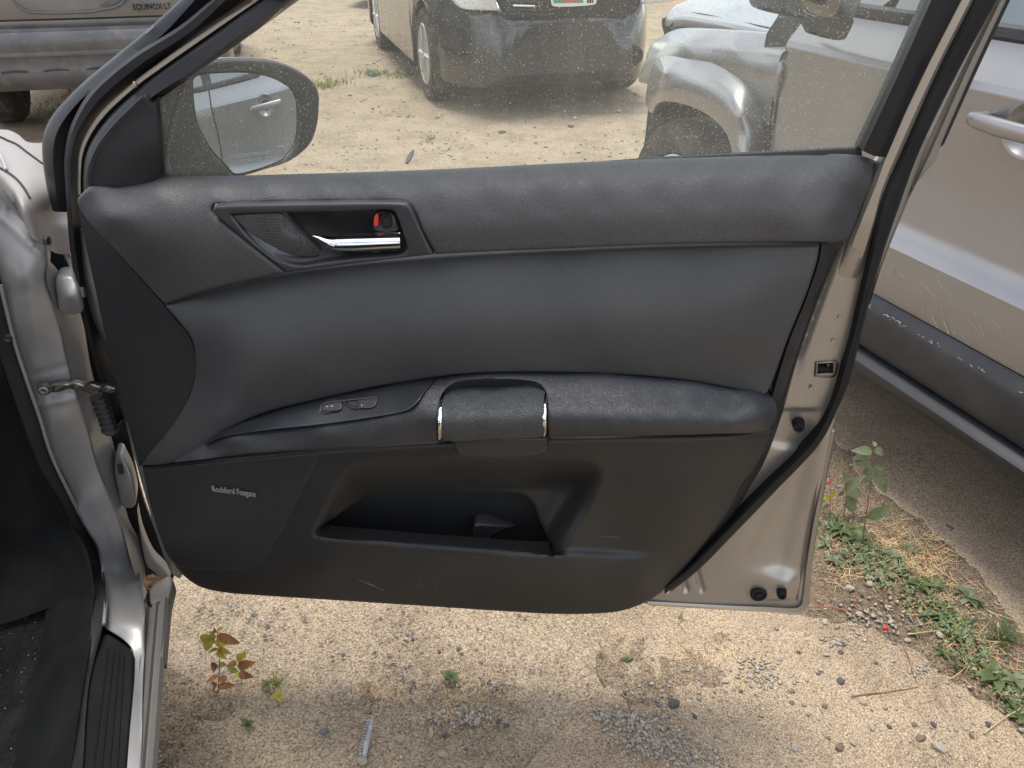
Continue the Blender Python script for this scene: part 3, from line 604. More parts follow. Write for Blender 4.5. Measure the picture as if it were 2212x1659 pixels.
pad('insert', [(353, 661, 'c'), (440, 634), (540, 608), (617, 592), (760, 571), (935, 554), (1060, 547), (1200, 541), (1350, 535), (1500, 530), (1773, 528, 'c'), (1768, 560), (1742, 640), (1705, 730), (1660, 848), (1652, 856, 'c'), (1600, 845), (1500, 826), (1400, 815), (1300, 809), (1180, 806), (1100, 806), (1000, 810), (900, 823), (800, 840), (700, 862), (620, 880), (560, 898), (500, 925), (450, 958),
    (410, 983), (375, 1000), (340, 1007), (303, 1008, 'c'), (318, 985), (352, 945), (392, 885), (414, 835), (420, 785), (412, 735), (385, 698)], Field(ins_ctl), M['insert'], door, BK, .02, rnd=7, rdep=.005, step=9)
# strip behind the insert
pad('rear_end_strip', [(1775, 527, 'c'), (1822, 523, 'c'), (1790, 596), (1752, 692), (1716, 800), (1686, 905), (1650, 1000), (1615, 1060), (1580, 1118), (1520, 1196), (1462, 1262), (1436, 1284, 'c'), (1470, 1236), (1540, 1150), (1610, 1040), (1650, 960), (1675, 905), (1668, 856, 'c'), (1706, 735), (1744, 640), (1770, 560)],
    Field(DC([(1775, 527, .002), (1744, 640, .008), (1706, 735, .010), (1665, 856, .012), (1822, 523, -.026), (1790, 596, -.030), (1752, 692, -.032), (1716, 800, -.034), (1686, 905, -.034), (1650, 960, -.020), (1650, 1000, -.034), (1580, 1118, -.036), (1540, 1150, -.026), (1462, 1262, -.040), (1436, 1284, -.038), (1470, 1236, -.030)])), M['plastic'], door, BK, .01, step=9)
tube('rear_strip_seam', [hit(x, y, D(d)) for x, y, d in [(1808, 540, -.015), (1774, 620, -.014), (1744, 700, -.013), (1714, 790, -.012), (1690, 868, -.010)]], .0011, M['black'], door, 5)
# armrest body
def sst_(t): t = min(1, max(0, t)); return t * t * (3 - 2 * t)
arm_ctl = DC([(305, 1006, -.02), (380, 1000, .026), (450, 962, .034), (560, 905, .038), (700, 866, .042), (937, 822, .042), (1000, 812, .042), (1100, 806, .042), (1300, 810, .042), (1500, 829, .036), (1600, 847, .030), (1660, 862, .020),
    (430, 992, .044), (500, 945, .056), (500, 985, .056), (700, 922, .078), (700, 945, .082), (700, 968, .076), (860, 896, .086), (860, 930, .090), (900, 955, .080), (945, 905, .092), (945, 950, .082), (950, 860, .070),
    (1060, 845, .064), (1640, 875, .046), (1650, 905, .050), (1640, 930, .043), (1680, 890, .018), (1676, 920, .012)])
for x in range(1190, 1600, 66):
    yt = np.interp(x, [1190, 1300, 1400, 1500, 1600], [807, 811, 819, 829, 848]); k = 1 - .30 * sst_((x - 1330) / 330.0)
    for f, d in ((0, .042 + .0 * k), (.45, .066 * k), (.68, .083 * k), (.82, .090 * k), (.95, .091 * k), (1.08, .088 * k), (1.2, .078 * k)):
        if f: arm_ctl.append((x, yt + (923 - yt) * f / 1.05, D(d)))
ARM = Field(arm_ctl)
pad('armrest', [(372, 1003, 'c'), (430, 966), (470, 950), (560, 934), (700, 919), (800, 905), (858, 894), (884, 886), (902, 868), (918, 845), (938, 822, 'c'), (1000, 812), (1100, 808), (1200, 808), (1300, 812), (1400, 819), (1500, 829), (1600, 848), (1655, 858), (1672, 866), (1680, 885), (1678, 908), (1668, 926), (1640, 937), (1550, 941), (1400, 945), (1184, 948, 'c'),
    (1182, 905), (1181, 868), (1178, 850), (1165, 833), (1120, 824), (1020, 824), (985, 828), (964, 842), (952, 860), (947, 885), (945, 957, 'c'), (800, 966), (690, 972), (560, 982), (500, 988), (430, 997)], ARM, M['leather2'], door, BK, .03, rnd=7, rdep=.006, step=8)
pad('switch_panel', [(440, 964, 'c'), (478, 940), (520, 916), (562, 900), (620, 882), (700, 864), (800, 843), (870, 830), (940, 821, 'c'), (918, 846), (903, 868), (884, 885), (858, 893), (800, 903), (700, 917), (560, 932), (480, 946)],
    Field(DC([(440, 964, .038), (520, 914, .040), (620, 882, .043), (800, 843, .045), (940, 821, .044), (480, 946, .054), (560, 932, .066), (700, 917, .080), (858, 893, .088), (903, 868, .080), (700, 890, .064)])), M['switch'], door, BK, .02, rnd=3, rdep=.002, step=9)
SWF = Field(DC([(690, 890, .0655), (815, 855, .0565), (815, 882, .0755), (690, 868, .051), (750, 880, .066)]))
pad('lock_switch', [(693, 889, 'c'), (696, 874), (703, 869), (735, 866), (736, 884), (700, 887)], SWF, M['bezel'], door, BK, .006, rnd=3, rdep=.002, step=5, relief=lambda x, y: x * 0 + .001, ostep=3)
pad('window_switch', [(737, 866, 'c'), (815, 857, 'c'), (813, 872), (806, 879), (775, 881), (760, 878), (748, 872)], SWF, M['plastic'], door, BK, .006, rnd=3, rdep=.002, step=5, relief=lambda x, y: np.where(x > 773, .002, -.002), ostep=3)
tube('switch_surround', [p + NI * .0022 for p in SWF.pts(np.array([(692, 890), (695, 873), (704, 868), (760, 862), (815, 856)]))], .0011, M['bezel'], door, 6)
tube('switch_rib', [p + NI * .0022 for p in SWF.pts(np.array([(698, 888), (715, 885), (731, 884)]))], .0010, M['bezel'], door, 6)
tube('switch_lip', [p + NI * .0022 for p in SWF.pts(np.array([(744, 866), (752, 872), (760, 878), (772, 880)]))], .0010, M['bezel'], door, 6)
for (x, y, sx, sy) in [(708, 875.5, .0034, .0016), (719, 874.5, .0036, .0016), (783, 873, .0012, .0032)]:
    p = SWF.pts(np.array([(x, y)]))[0] + NI * .0036
    boxm('switch_symbol', p, (sx, .0006, sy), M['whiteprint'], door, axes=(U, NI, np.array([0, -.5, 1.0])))
# pull cup, grip and chrome bars
pad('pull_cup', [(944, 960, 'c'), (946, 870), (958, 846), (985, 826), (1120, 822), (1168, 832), (1184, 852), (1186, 960, 'c')], Field(DC([(944, 960, .02), (950, 850, .052), (1060, 823, .050), (1184, 850, .052), (1060, 850, .030), (1060, 880, .016), (1186, 960, .02), (1000, 845, .035), (1140, 845, .035)])), M['plastic'], door, BK, .01, step=8)
tube('pull_cup_seam', [hit(x, y, D(.046)) for x, y in [(965, 868), (985, 855), (1010, 850), (1080, 848), (1135, 850), (1168, 864)]], .0012, M['bezel'], door, 6)
pad('under_grip_panel', [(948, 950, 'c'), (1184, 946, 'c'), (1184, 978), (1170, 987), (1000, 990), (985, 984), (975, 958), (948, 960, 'c')], Field(DC([(948, 950, .050), (1184, 946, .052), (990, 985, .044), (1170, 985, .046), (1080, 965, .052)])), M['plastic'], door, BK, .04, rnd=8, rdep=.008, step=8)
pad('grip', [(955, 872), (962, 869), (1060, 867), (1165, 863), (1172, 867), (1176, 900), (1177, 940), (1172, 945), (1060, 951), (962, 954), (955, 950), (953, 910)],
    Field(DC([(955, 870, .074), (1060, 866, .074), (1175, 864, .074), (954, 885, .090), (1060, 882, .092), (1175, 878, .092), (954, 910, .100), (1060, 908, .103), (1176, 905, .102), (954, 935, .098), (1060, 933, .100), (1176, 928, .099), (955, 953, .086), (1060, 951, .088), (1176, 945, .088)])), M['grip'], door, BK, .03, rnd=4, rdep=.004, step=6, ostep=4)
for x0 in (949, 1175):
    yy = 0 if x0 == 949 else -7
    pad('chrome_bar', [(x0 - 3, 886 + yy), (x0, 880 + yy), (x0 + 4, 880 + yy), (x0 + 5, 890 + yy), (x0 + 5, 948 + yy), (x0 + 3, 952 + yy), (x0 - 2, 952 + yy), (x0 - 4, 940 + yy)],
        Field(DC([(x0 - 3, 886 + yy, .090), (x0 + 5, 886 + yy, .091), (x0, 915 + yy, .105), (x0 - 4, 948 + yy, .090), (x0 + 5, 948 + yy, .091)])), M['chrome'], door, BK, .02, rnd=2.5, rdep=.003, step=3, ostep=3)

# lower trim with its map pocket
low_ctl = DC([(303, 1012, -.033), (330, 1110, -.034), (345, 1175, -.033), (385, 1240, -.024), (430, 1272, -.016), (450, 1050, .014), (450, 1150, .014), (480, 1230, .010), (600, 1060, .024), (600, 1150, .026), (560, 1285, .006), (700, 1000, .030), (700, 1298, .012), (900, 962, .034), (1200, 955, .036), (1500, 946, .030), (1660, 940, -.004),
    (1500, 1080, .022), (1620, 1040, -.020), (1575, 1112, -.020), (1450, 1262, -.022), (1400, 1302, -.012), (1340, 1324, .000), (1300, 1130, .026), (1100, 1325, .014), (900, 1312, .014), (700, 1235, .040), (900, 1245, .050), (1100, 1262, .052), (1250, 1268, .048), (1380, 1250, .022), (1330, 1190, .028), (900, 1200, .050), (1150, 1225, .054), (1600, 960, .016), (380, 1030, -.002), (390, 1120, -.006)])
def sst(t): t = np.clip(t, 0, 1); return t * t * (3 - 2 * t)
cav = catmull([(668, 1156), (700, 1085), (745, 1010), (790, 990), (900, 984), (1180, 980), (1260, 986), (1300, 1002), (1306, 1024), (1285, 1090), (1240, 1170), (1205, 1196), (1150, 1196), (900, 1176), (720, 1162)], 8)
def sst0(t): return t
LYX = [560, 650, 720, 900, 1200, 1330, 1470, 1560]; LYY = [1140, 1156, 1163, 1177, 1200, 1206, 1213, 1216]
cav2 = catmull([(640, 1300), (668, 1150), (700, 1085), (745, 1010), (790, 990), (900, 984), (1180, 980), (1260, 986), (1300, 1002), (1306, 1024), (1285, 1090), (1236, 1175), (1190, 1300)], 8)
def low_relief(x, y):
    P = np.stack([x, y], 1); dd = np.where(inside(P, cav2), distp(P, cav2), 0)
    yl = np.interp(x, LYX, LYY)
    soft = -.058 * sst(dd / 80.0) * sst((yl + 3 - y) / 12.0)
    step_ = sst((yl - y) / 20.0) * sst((x - 1150) / 60) * sst((1490 - x) / 120) * np.exp(-np.clip(yl - y, 0, 400) / 90.0)
    return soft - .008 * step_ * (1 - np.clip(-soft / .03, 0, 1))
LOW = Field(low_ctl)
hole = [(686, 1152), (692, 1143), (725, 1120), (768, 1090), (800, 1072), (840, 1066), (1000, 1067), (1100, 1069), (1130, 1074), (1148, 1090), (1165, 1130), (1190, 1188), (1188, 1196), (1170, 1198), (1000, 1187), (850, 1175), (720, 1163), (693, 1159)]
low = pad('lower_trim', [(303, 1012, 'c'), (375, 1003), (500, 988), (690, 973), (947, 958), (1060, 954), (1184, 950), (1400, 946), (1600, 941), (1672, 930, 'c'), (1664, 960), (1640, 1008), (1610, 1058), (1580, 1106), (1520, 1184), (1460, 1256), (1425, 1288), (1388, 1309), (1340, 1325), (1270, 1331), (1190, 1331), (1100, 1326), (900, 1313), (700, 1300), (560, 1291), (480, 1284), (430, 1272), (392, 1246), (366, 1212), (343, 1165), (320, 1090)],
    LOW, M['lower'], door, BK, .02, rnd=9, rdep=.008, step=8, holes=[hole], relief=low_relief, rayrel=True, fine=[(640, 1130, 1500, 1225, 5)])
# pocket bin
pad('map_pocket', [(650, 1182, 'c'), (650, 1100), (740, 990), (900, 990), (1200, 990, 'c'), (1235, 1215, 'c'), (900, 1215)], Field(DC([(650, 1182, -.034), (740, 990, -.058), (1200, 990, -.058), (1235, 1215, -.048), (900, 1120, -.062), (900, 1200, -.050)])), M['darkcap'], door, BK, .01, step=14)  # bin coloured darker than the trim, standing in for shade inside the recess
pad('pocket_divider', [(1022, 1138), (1030, 1134), (1085, 1136), (1112, 1139), (1085, 1146), (1062, 1158), (1048, 1174), (1036, 1182), (1027, 1176)], Field(DC([(1022, 1138, -.030), (1110, 1139, -.050), (1030, 1180, -.034), (1062, 1158, -.038)])), M['bezel'], door, BK, .02, rnd=4, rdep=.005, step=5, ostep=4)
# speaker cloth
sp = pad('speaker_grille', [(322, 1016), (345, 1012), (385, 1006), (500, 994), (692, 977, 'c'), (668, 1030), (640, 1084), (598, 1166), (575, 1200), (548, 1222), (515, 1231), (430, 1229), (385, 1223), (362, 1198), (344, 1150), (330, 1090)], LOW, M['spk'], door, BK, .003, rnd=5, rdep=.002, step=9, relief=lambda x, y: x * 0 + .0016)
lc = LOW.pts(np.array([(508, 1058)]))[0] + NI * .0055; lr = LOW.pts(np.array([(555, 1064), (462, 1052)])); rr = (lr[0] - lr[1]); rr /= np.linalg.norm(rr)
upl = np.cross(NI, rr); upl /= np.linalg.norm(upl); upl = upl if upl[2] > 0 else -upl
wl = np.linalg.norm(lr[0] - lr[1])
text('speaker_lettering', 'Rockford Fosgate', lc, rr, upl, .0155, .0007, M['silverlet'], door, width=wl)

# handle bezel, tweeter, cup, chrome lever, lock
BEZ = [(459, 456), (463, 447), (480, 445), (660, 441), (868, 440), (880, 443), (888, 451), (911, 500), (936, 551, 'c'), (780, 569), (619, 590, 'c'), (565, 548), (515, 508)]
BH = [(498, 464, 'c'), (600, 461), (760, 456), (836, 453), (850, 457), (862, 480), (876, 522), (878, 538), (870, 548), (760, 560), (690, 569), (652, 574), (622, 570), (590, 556), (560, 534), (528, 502)]
bz = pad('handle_bezel', BEZ, Field(DC([(459, 450, .032), (868, 440, .034), (936, 551, .034), (619, 590, .033), (700, 450, .034), (700, 578, .035)])), M['bezel'], door, BK, .02, rnd=5, rdep=.0035, step=7, holes=[BH], ostep=4)
pad('tweeter_grille', [(499, 465, 'c'), (560, 462), (603, 461), (616, 466), (650, 500), (698, 549), (690, 554), (652, 556), (625, 550), (590, 534), (560, 517), (530, 496)], Field(DC([(499, 465, .029), (603, 461, .027), (640, 510, .026), (560, 500, .030), (630, 552, .024), (698, 549, .010), (640, 490, .018), (600, 480, .029), (620, 530, .028)])), M['tweet'], door, BK, .006, rnd=3, rdep=.002, step=5, ostep=4)
pad('handle_cup', [(590, 452, 'c'), (860, 448, 'c'), (884, 545, 'c'), (700, 576), (640, 580), (600, 566), (570, 545, 'c'), (690, 553), (640, 500)], Field(DC([(590, 452, .020), (620, 470, .006), (720, 452, .016), (850, 450, .016), (740, 490, -.002), (690, 470, -.001), (800, 490, -.002), (690, 540, .010), (640, 572, .026), (760, 562, .026), (878, 545, .026), (868, 500, .012), (800, 530, .004)])), M['plastic'], door, BK, .01, step=7)
def chrome_relief(x, y):
    yt = np.interp(x, [676, 862], [507, 501]); yb = np.interp(x, [676, 700, 735, 770, 868], [508, 524, 542, 543, 537]); v = np.clip((y - yt) / np.maximum(yb - yt, 2), 0, 1)
    return .003 + .013 * np.sin(math.pi * np.clip(v, .02, .98)) ** .7 * sst((x - 672) / 60.0)
pad('inner_handle', [(676, 507, 'c'), (700, 506), (760, 505), (862, 501, 'c'), (867, 506), (869, 530), (863, 537), (830, 541), (770, 543), (735, 542), (712, 532), (692, 519)], D(.024), M['chrome'], door, BK, .006, step=3, ostep=3, relief=chrome_relief, sharp=80)
lk = pad('lock_lever', [(807, 466), (812, 461), (845, 459), (852, 463), (860, 488), (862, 497), (856, 501), (815, 503), (806, 498), (804, 482)], Field(DC([(807, 462, .016), (852, 461, .020), (862, 499, .022), (806, 500, .018), (832, 480, .024)])), M['plastic'], door, BK, .015, rnd=4, rdep=.004, step=4, ostep=3)
pad('red_tag', [(809, 467), (811, 464), (816, 464), (817, 467), (816, 485), (814, 488), (809, 488), (808, 485)], Field(DC([(809, 464, .0225), (817, 464, .0235), (809, 488, .0235), (817, 488, .0245)])), M['red'], lk, BK, .003, rnd=1, rdep=.0006, step=3, ostep=2)
pad('thumb_pad', [(823, 466), (840, 465), (845, 470), (847, 486), (842, 494), (830, 495), (824, 488)], Field(DC([(823, 466, .0245), (845, 466, .0245), (847, 490, .0255), (825, 492, .025)])), M['rubber'], lk, BK, .003, rnd=3, rdep=.0015, step=3, ostep=2)
for i in range(3):
    for j in range(3):
        p = hit(830 + i * 4.6, 475 + j * 5 + i * -.2, D(.0265)); lathe('grip_dot', [(.0010, -.001), (.0009, .0003), (.0003, .0006)], p, NI, M['bezel'], lk, 8)
# screws and scuffs
sc_m = simple('white_scuff', (.10, .10, .10), .7, var=.6, vs=200)
for (x0, y0, x1, y1, wd) in [(774, 1253, 800, 1259, .0011), (786, 1259, 812, 1266, .0014), (800, 1265, 834, 1276, .0008), (905, 1246, 912, 1254, .0004), (938, 1266, 944, 1272, .0006), (900, 1262, 926, 1272, .0004), (1080, 1245, 1082, 1250, .0004), (1300, 1158, 1340, 1162, .0004)]:
    tube('scuff_mark', [p + NI * .0002 for p in LOW.pts(np.array([(x0, y0), ((x0 + x1) / 2, (y0 + y1) / 2 - 1), (x1, y1)]))], [wd * .3, wd, wd * .3], sc_m, door, 5)

# ------------------------------------------------------------------ door mirror outside the glass
dm = D(-.20)
MH = [(392, 200), (400, 172), (424, 146), (448, 134), (486, 127), (521, 126), (560, 127), (600, 132), (642, 148), (666, 163), (681, 177), (691, 195), (694, 212), (693, 240), (691, 262), (684, 290), (674, 312), (652, 334), (625, 351), (570, 368), (514, 383), (480, 392), (440, 400), (400, 402), (372, 396), (362, 360), (366, 300), (380, 240)]
MG = [(424, 176), (427, 168), (437, 163), (486, 158), (538, 158), (565, 162), (592, 170), (612, 180), (628, 191), (637, 205), (642, 221), (643, 271), (640, 295), (633, 315), (622, 331), (609, 344), (556, 365), (514, 375), (506, 372), (494, 358), (462, 323), (446, 295), (434, 270), (427, 235)]
mcen = hit(535, 260, dm)
mirror = empty('door_mirror', mcen, None, None); mirror.parent = door; mirror.location = Vector(mcen) - door.location
bpy.context.view_layer.update()
tgt = PA + PF * .26 + PO * .0 + np.array([0, 0, .95])
mref = hit(572, 222, dm)
v1 = CAM - mref; v1 /= np.linalg.norm(v1); v2 = tgt - mref; v2 /= np.linalg.norm(v2); mn_ = v1 + v2; mn_ /= np.linalg.norm(mn_)
RC = 1.3; mn_ = mn_ - (mref - mcen) / RC; mn_ /= np.linalg.norm(mn_)
def mplane(off): return plane(mn_, mn_ @ mref + off)
hctl = [(x, y, D(-.165)) for x, y in MH[::3]] + [(x, y, D(-.155)) for x, y in catmull(MG, 60)]
MB = -mn_; HF = Field(mplane(.003))
pad('mirror_rim', MH, HF, M['plastic'], mirror, MB, .0, rnd=8, rdep=.008, step=10, holes=[[tuple(p) for p in (np.array(MG) - [535, 262]) * 1.035 + [535, 262]]], ostep=5)
# painted shell behind the rim
Pm = catmull(MH, 6); rings = []; base = HF.pts(Pm) + MB * .006; cc = base.mean(0)
for k, (s, dep) in enumerate([(1.004, .000), (1.012, .012), (1.0, .035), (.93, .06), (.78, .082), (.5, .098), (.15, .104)]):
    ring = cc + (base - cc) * s + MB * dep; rings.append(np.vstack([ring, ring[:1]]))
V = []; Fc = []; n_ = len(rings[0])
for r_ in rings: V += list(r_)
for j in range(len(rings) - 1):
    for i in range(n_ - 1): Fc.append((j * n_ + i, j * n_ + i + 1, (j + 1) * n_ + i + 1, (j + 1) * n_ + i))
mesh_obj('mirror_shell', V, Fc, M['shellshade'], mirror)
g1 = pad('mirror_glass', MG, mplane(0.0), M['chrome'], mirror, MB, .0, step=10, ostep=5)
me = g1.data; Mw = np.array(wloc(g1)); Mi = np.linalg.inv(Mw); 
vv = np.array([tuple(v.co) for v in me.vertices]) @ Mw[:3, :3].T + Mw[:3, 3]
rr_ = vv - CAM; pc = hit(535, 262, dm); pln = mplane(0.0); c_ = pln[1]; pc = pc - mn_ * (mn_ @ pc - c_)
tt = (c_ - pln[0] @ CAM) / (rr_ @ pln[0]); q = CAM + rr_ * tt[:, None]
d2 = ((q - pc) ** 2).sum(1); q = q - mn_ * (d2 / (2 * RC))[:, None]
q = q @ Mi[:3, :3].T + Mi[:3, 3]
for i, v in enumerate(me.vertices): v.co = q[i]
me.shade_smooth(); me.update()
mg_m, nt_, b_ = mat('mirror_silvering'); b_.inputs['Base Color'].default_value = (.84, .91, .97, 1); b_.inputs['Metallic'].default_value = 1; b_.inputs['Roughness'].default_value = .015; me.materials.clear(); me.materials.append(mg_m)
# well behind the glass and arm to the door
pad('mirror_well', [tuple(p) for p in (np.array(MG) - [535, 262]) * 1.05 + [535, 262]], mplane(-.03), M['black'], mirror, MB, .0, step=30)
loft3('mirror_arm', [[hit(x, y, D(d)) for x, y, d in L] for L in ([(345, 215, -.06), (380, 210, -.12), (420, 200, -.17)], [(345, 330, -.05), (370, 340, -.10), (400, 350, -.15)], [(352, 412, -.06), (385, 410, -.12), (430, 404, -.17)])], M['plastic'], mirror, 12, BK, .04)
def on_mirror(x, y):
    r = rays([(x, y)])[0]; t = (c_ - pln[0] @ CAM) / (r @ pln[0]); p = CAM + r * t; d2 = ((p - pc) ** 2).sum(); return p - mn_ * (d2 / (2 * RC)) + mn_ * .0012
a1, a2 = on_mirror(503, 345), on_mirror(584, 336); rt = a2 - a1; wtx = np.linalg.norm(rt); rt /= wtx
upm = np.cross(mn_, rt); upm /= np.linalg.norm(upm)
text('mirror_warning', 'OBJECTS IN MIRROR ARE', on_mirror(543, 334.5), rt, upm, .0062, .0002, M['etch'], mirror, width=wtx * 1.0)
text('mirror_warning', 'CLOSER THAN THEY APPEAR', on_mirror(548.5, 345), rt, upm, .0062, .0002, M['etch'], mirror, width=wtx * 1.22)
for k in range(3):
    tube('heater_symbol', [on_mirror(602 + k * 4.2, 318), on_mirror(604 + k * 4.2, 322), on_mirror(602.5 + k * 4.2, 326), on_mirror(605 + k * 4.2, 330)], .0004, M['etch'], mirror, 4)
tube('heater_symbol', [on_mirror(600, 321), on_mirror(600, 317), on_mirror(613, 315), on_mirror(613, 327)], .0004, M['etch'], mirror, 4)
#PART3

# ------------------------------------------------------------------ the car the door belongs to
r0 = float(FA @ hit(183, 655, D(-.04))); rP = r0 + .015
carloc = np.array([*(FA[:2] * (rP - .2) + FB[:2] * (S0 - .5)), 0])
own = empty('silver_car', carloc, 'silver car body at the left edge with its open door sill, hinge pillar and fender', 'car')
XF = -FB
pc_ = [(-15, 400, Rf(rP + .02)), (28, 461, Rf(rP + .02)), (92, 510, Rf(rP + .01)), (0, 618, Rf(rP)), (50, 600, Rf(rP - .012)), (104, 606, Rf(rP)), (70, 700, Rf(rP - .01)), (32, 744, Rf(rP)), (129, 700, Rf(rP)), (84, 905, Rf(rP)), (184, 905, Rf(rP)), (130, 905, Rf(rP - .012)),
       (155, 1080, Rf(rP)), (245, 1080, Rf(rP)), (195, 1080, Rf(rP - .01)), (212, 1189, Rf(rP - .015)), (280, 1180, Rf(rP - .004)), (222, 1260, Rf(rP - .05)), (300, 1260, Rf(rP - .035)), (226, 1330, Zp(.405)), (308, 1321, Zp(.402)), (260, 1330, Zp(.41)), (309, 1400, Zp(.400)), (250, 1376, Zp(.407)), (285, 1500, Zp(.405)), (303, 1500, Zp(.400)), (301, 1680, Zp(.400)), (270, 1680, Zp(.405))]
def pil_relief(x, y): return .55 * pil_relief0(x, y)
def pil_relief0(x, y):
    g = lambda cx, cy, sx, sy, a: a * np.exp(-(((x - cx) / sx) ** 2 + ((y - cy) / sy) ** 2))
    def ln(x0, y0, x1, y1, wd, a):
        dx, dy = x1 - x0, y1 - y0; t = np.clip(((x - x0) * dx + (y - y0) * dy) / (dx * dx + dy * dy), 0, 1)
        return a * np.exp(-(((x - x0 - t * dx) ** 2 + (y - y0 - t * dy) ** 2) / wd ** 2))
    return (g(60, 560, 40, 60, .008) + ln(5, 470, 92, 545, 9, .007) + ln(20, 455, 98, 545, 7, -.004) + ln(60, 650, 80, 790, 14, .004) + ln(64, 810, 140, 792, 5, -.004) + ln(80, 875, 165, 860, 6, .005)
            + g(105, 838, 26, 20, -.006) + ln(233, 1120, 262, 1240, 5, .003) + ln(262, 1240, 300, 1330, 5, .003) + g(120, 960, 25, 60, .004))
pad('hinge_pillar', [(-15, 398, 'c'), (28, 459), (67, 492), (92, 508), (101, 540), (103, 568), (100, 606), (129, 700), (159, 824), (184, 905), (217, 1019), (254, 1113), (270, 1165), (284, 1215), (301, 1269), (308, 1321), (311, 1400), (306, 1500), (302, 1690, 'c'), (268, 1690, 'c'), (284, 1490), (287, 1412), (268, 1387), (245, 1371), (222, 1357, 'c'), (225, 1302), (221, 1255), (212, 1189), (188, 1146), (155, 1080), (108, 982), (84, 905), (57, 824), (32, 744), (0, 618), (-15, 570, 'c')],
    Field(pc_), M['shellshade'], own, FA, .02, rnd=6, rdep=.005, step=7, relief=pil_relief)
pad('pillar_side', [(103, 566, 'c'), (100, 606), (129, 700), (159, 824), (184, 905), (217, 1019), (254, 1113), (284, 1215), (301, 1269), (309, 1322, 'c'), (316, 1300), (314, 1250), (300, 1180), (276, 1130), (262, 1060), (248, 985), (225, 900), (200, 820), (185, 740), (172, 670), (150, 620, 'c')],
    Field([(103, 566, Rf(rP + .002)), (129, 700, Rf(rP + .002)), (184, 905, Rf(rP + .002)), (254, 1113, Rf(rP + .002)), (301, 1269, Rf(rP - .03)), (309, 1322, Rf(rP - .10)), (150, 620, Rf(rP + .05)), (185, 740, Rf(rP + .05)), (225, 900, Rf(rP + .05)), (262, 1060, Rf(rP + .05)), (300, 1180, Rf(rP + .035)), (316, 1300, Rf(rP - .03))]), M['shellshade'], own, FA, .01, step=9,
    relief=lambda x, y: .003 * np.sin(y / 38.0))
pad('door_gap_shade', [(10, 425, 'c'), (62, 455), (104, 480), (135, 510), (155, 575), (180, 640), (230, 760), (270, 905), (310, 1080), (350, 1180), (376, 1245, 'c'), (330, 1330, 'c'), (230, 1150), (100, 820), (40, 540)], Rf(rP + .09), M['black'], own, FA, .01, step=20)  # black sheet standing in for the shade between fender and pillar
pad('fender_edge', [(105, 490), (126, 506), (136, 535), (157, 596, 'c'), (146, 572), (130, 540), (118, 512)], Rf(rP + .075), M['fender'], own, FA, .02, step=8, rnd=3, rdep=.003)
pad('lower_fender_flange', [(296, 1105), (306, 1150), (330, 1205), (352, 1228), (368, 1248, 'c'), (360, 1262), (330, 1235), (318, 1225), (306, 1180)], Rf(rP + .03), M['shellshade'], own, FA, .02, step=8, rnd=3, rdep=.004)
pad('leaf_litter', [(312, 1245), (335, 1240), (362, 1246), (366, 1254), (345, 1262), (322, 1270), (312, 1262)], Zp(.392), M['rust'], own, (0, 0, -1), .01, rnd=3, rdep=.006, step=3, relief=lambda x, y: .004 * np.sin(x * .9) * np.cos(y * 1.3))
# sill with its seams
rend = float(FA @ hit(361, 1292, So(0))); rl = []
for ds, z in [(-.046, .398), (-.030, .399), (-.027, .390), (-.0245, .389), (-.022, .397), (-.016, .399), (-.0135, .394), (-.011, .394), (-.009, .403), (-.002, .405), (.002, .398), (-.004, .385), (-.035, .345), (-.10, .26), (-.14, .22)]:
    rl.append([FA * r_ + FB * (S0 + ds) + np.array([0, 0, z]) for r_ in np.linspace(-1.6, rend, 30)])
loft3('rocker_panel', rl, M['sill'], own, 40, (0, 0, -1), .01)
pad('rocker_end', [(322, 1276, 'c'), (330, 1262), (366, 1243), (373, 1249), (364, 1298), (352, 1420, 'c'), (338, 1420, 'c'), (345, 1300), (326, 1305)], Field([(322, 1276, Zp(.392)), (366, 1243, Zp(.402)), (373, 1249, Zp(.398)), (352, 1420, Zp(.406)), (338, 1420, Zp(.402)), (326, 1305, Zp(.394))]), M['sill'], own, (0, 0, -1), .02, rnd=3, rdep=.004, step=6)
pad('sill_base', [(130, 1700, 'c'), (150, 1560), (180, 1440), (196, 1340, 'c'), (300, 1335, 'c'), (296, 1700, 'c')], Zp(.392), M['kick'], own, (0, 0, -1), .02, step=20)
pad('scuff_plate', [(170, 1690, 'c'), (186, 1500), (200, 1420), (212, 1372, 'c'), (232, 1368), (252, 1380), (272, 1393), (286, 1408), (287, 1430), (285, 1490), (279, 1570), (269, 1690, 'c')], Zp(.411), M['kick'], own, (0, 0, -1), .02, rnd=5, rdep=.004, step=8)
for (xa, ya, xb, yb) in [(234, 1402, 198, 1690), (246, 1405, 216, 1690), (258, 1410, 234, 1690), (268, 1418, 251, 1690)]:
    tube('scuff_rib', [hit(xa + (xb - xa) * t, ya + (yb - ya) * t, Zp(.4115)) for t in np.linspace(0, 1, 8)], .0013, M['kick'], own, 6)
seal_o = [(-30, 520, 'c'), (0, 618), (32, 744), (57, 824), (84, 905), (108, 982), (155, 1080), (188, 1146), (212, 1189), (221, 1255), (225, 1302), (220, 1365), (204, 1430), (190, 1490), (180, 1580), (174, 1690, 'c'), (145, 1690, 'c'), (160, 1580), (178, 1467), (190, 1400), (198, 1302), (192, 1250), (180, 1198), (155, 1142), (128, 1090), (85, 1019), (40, 905), (12, 824), (-15, 744), (-45, 618, 'c')]
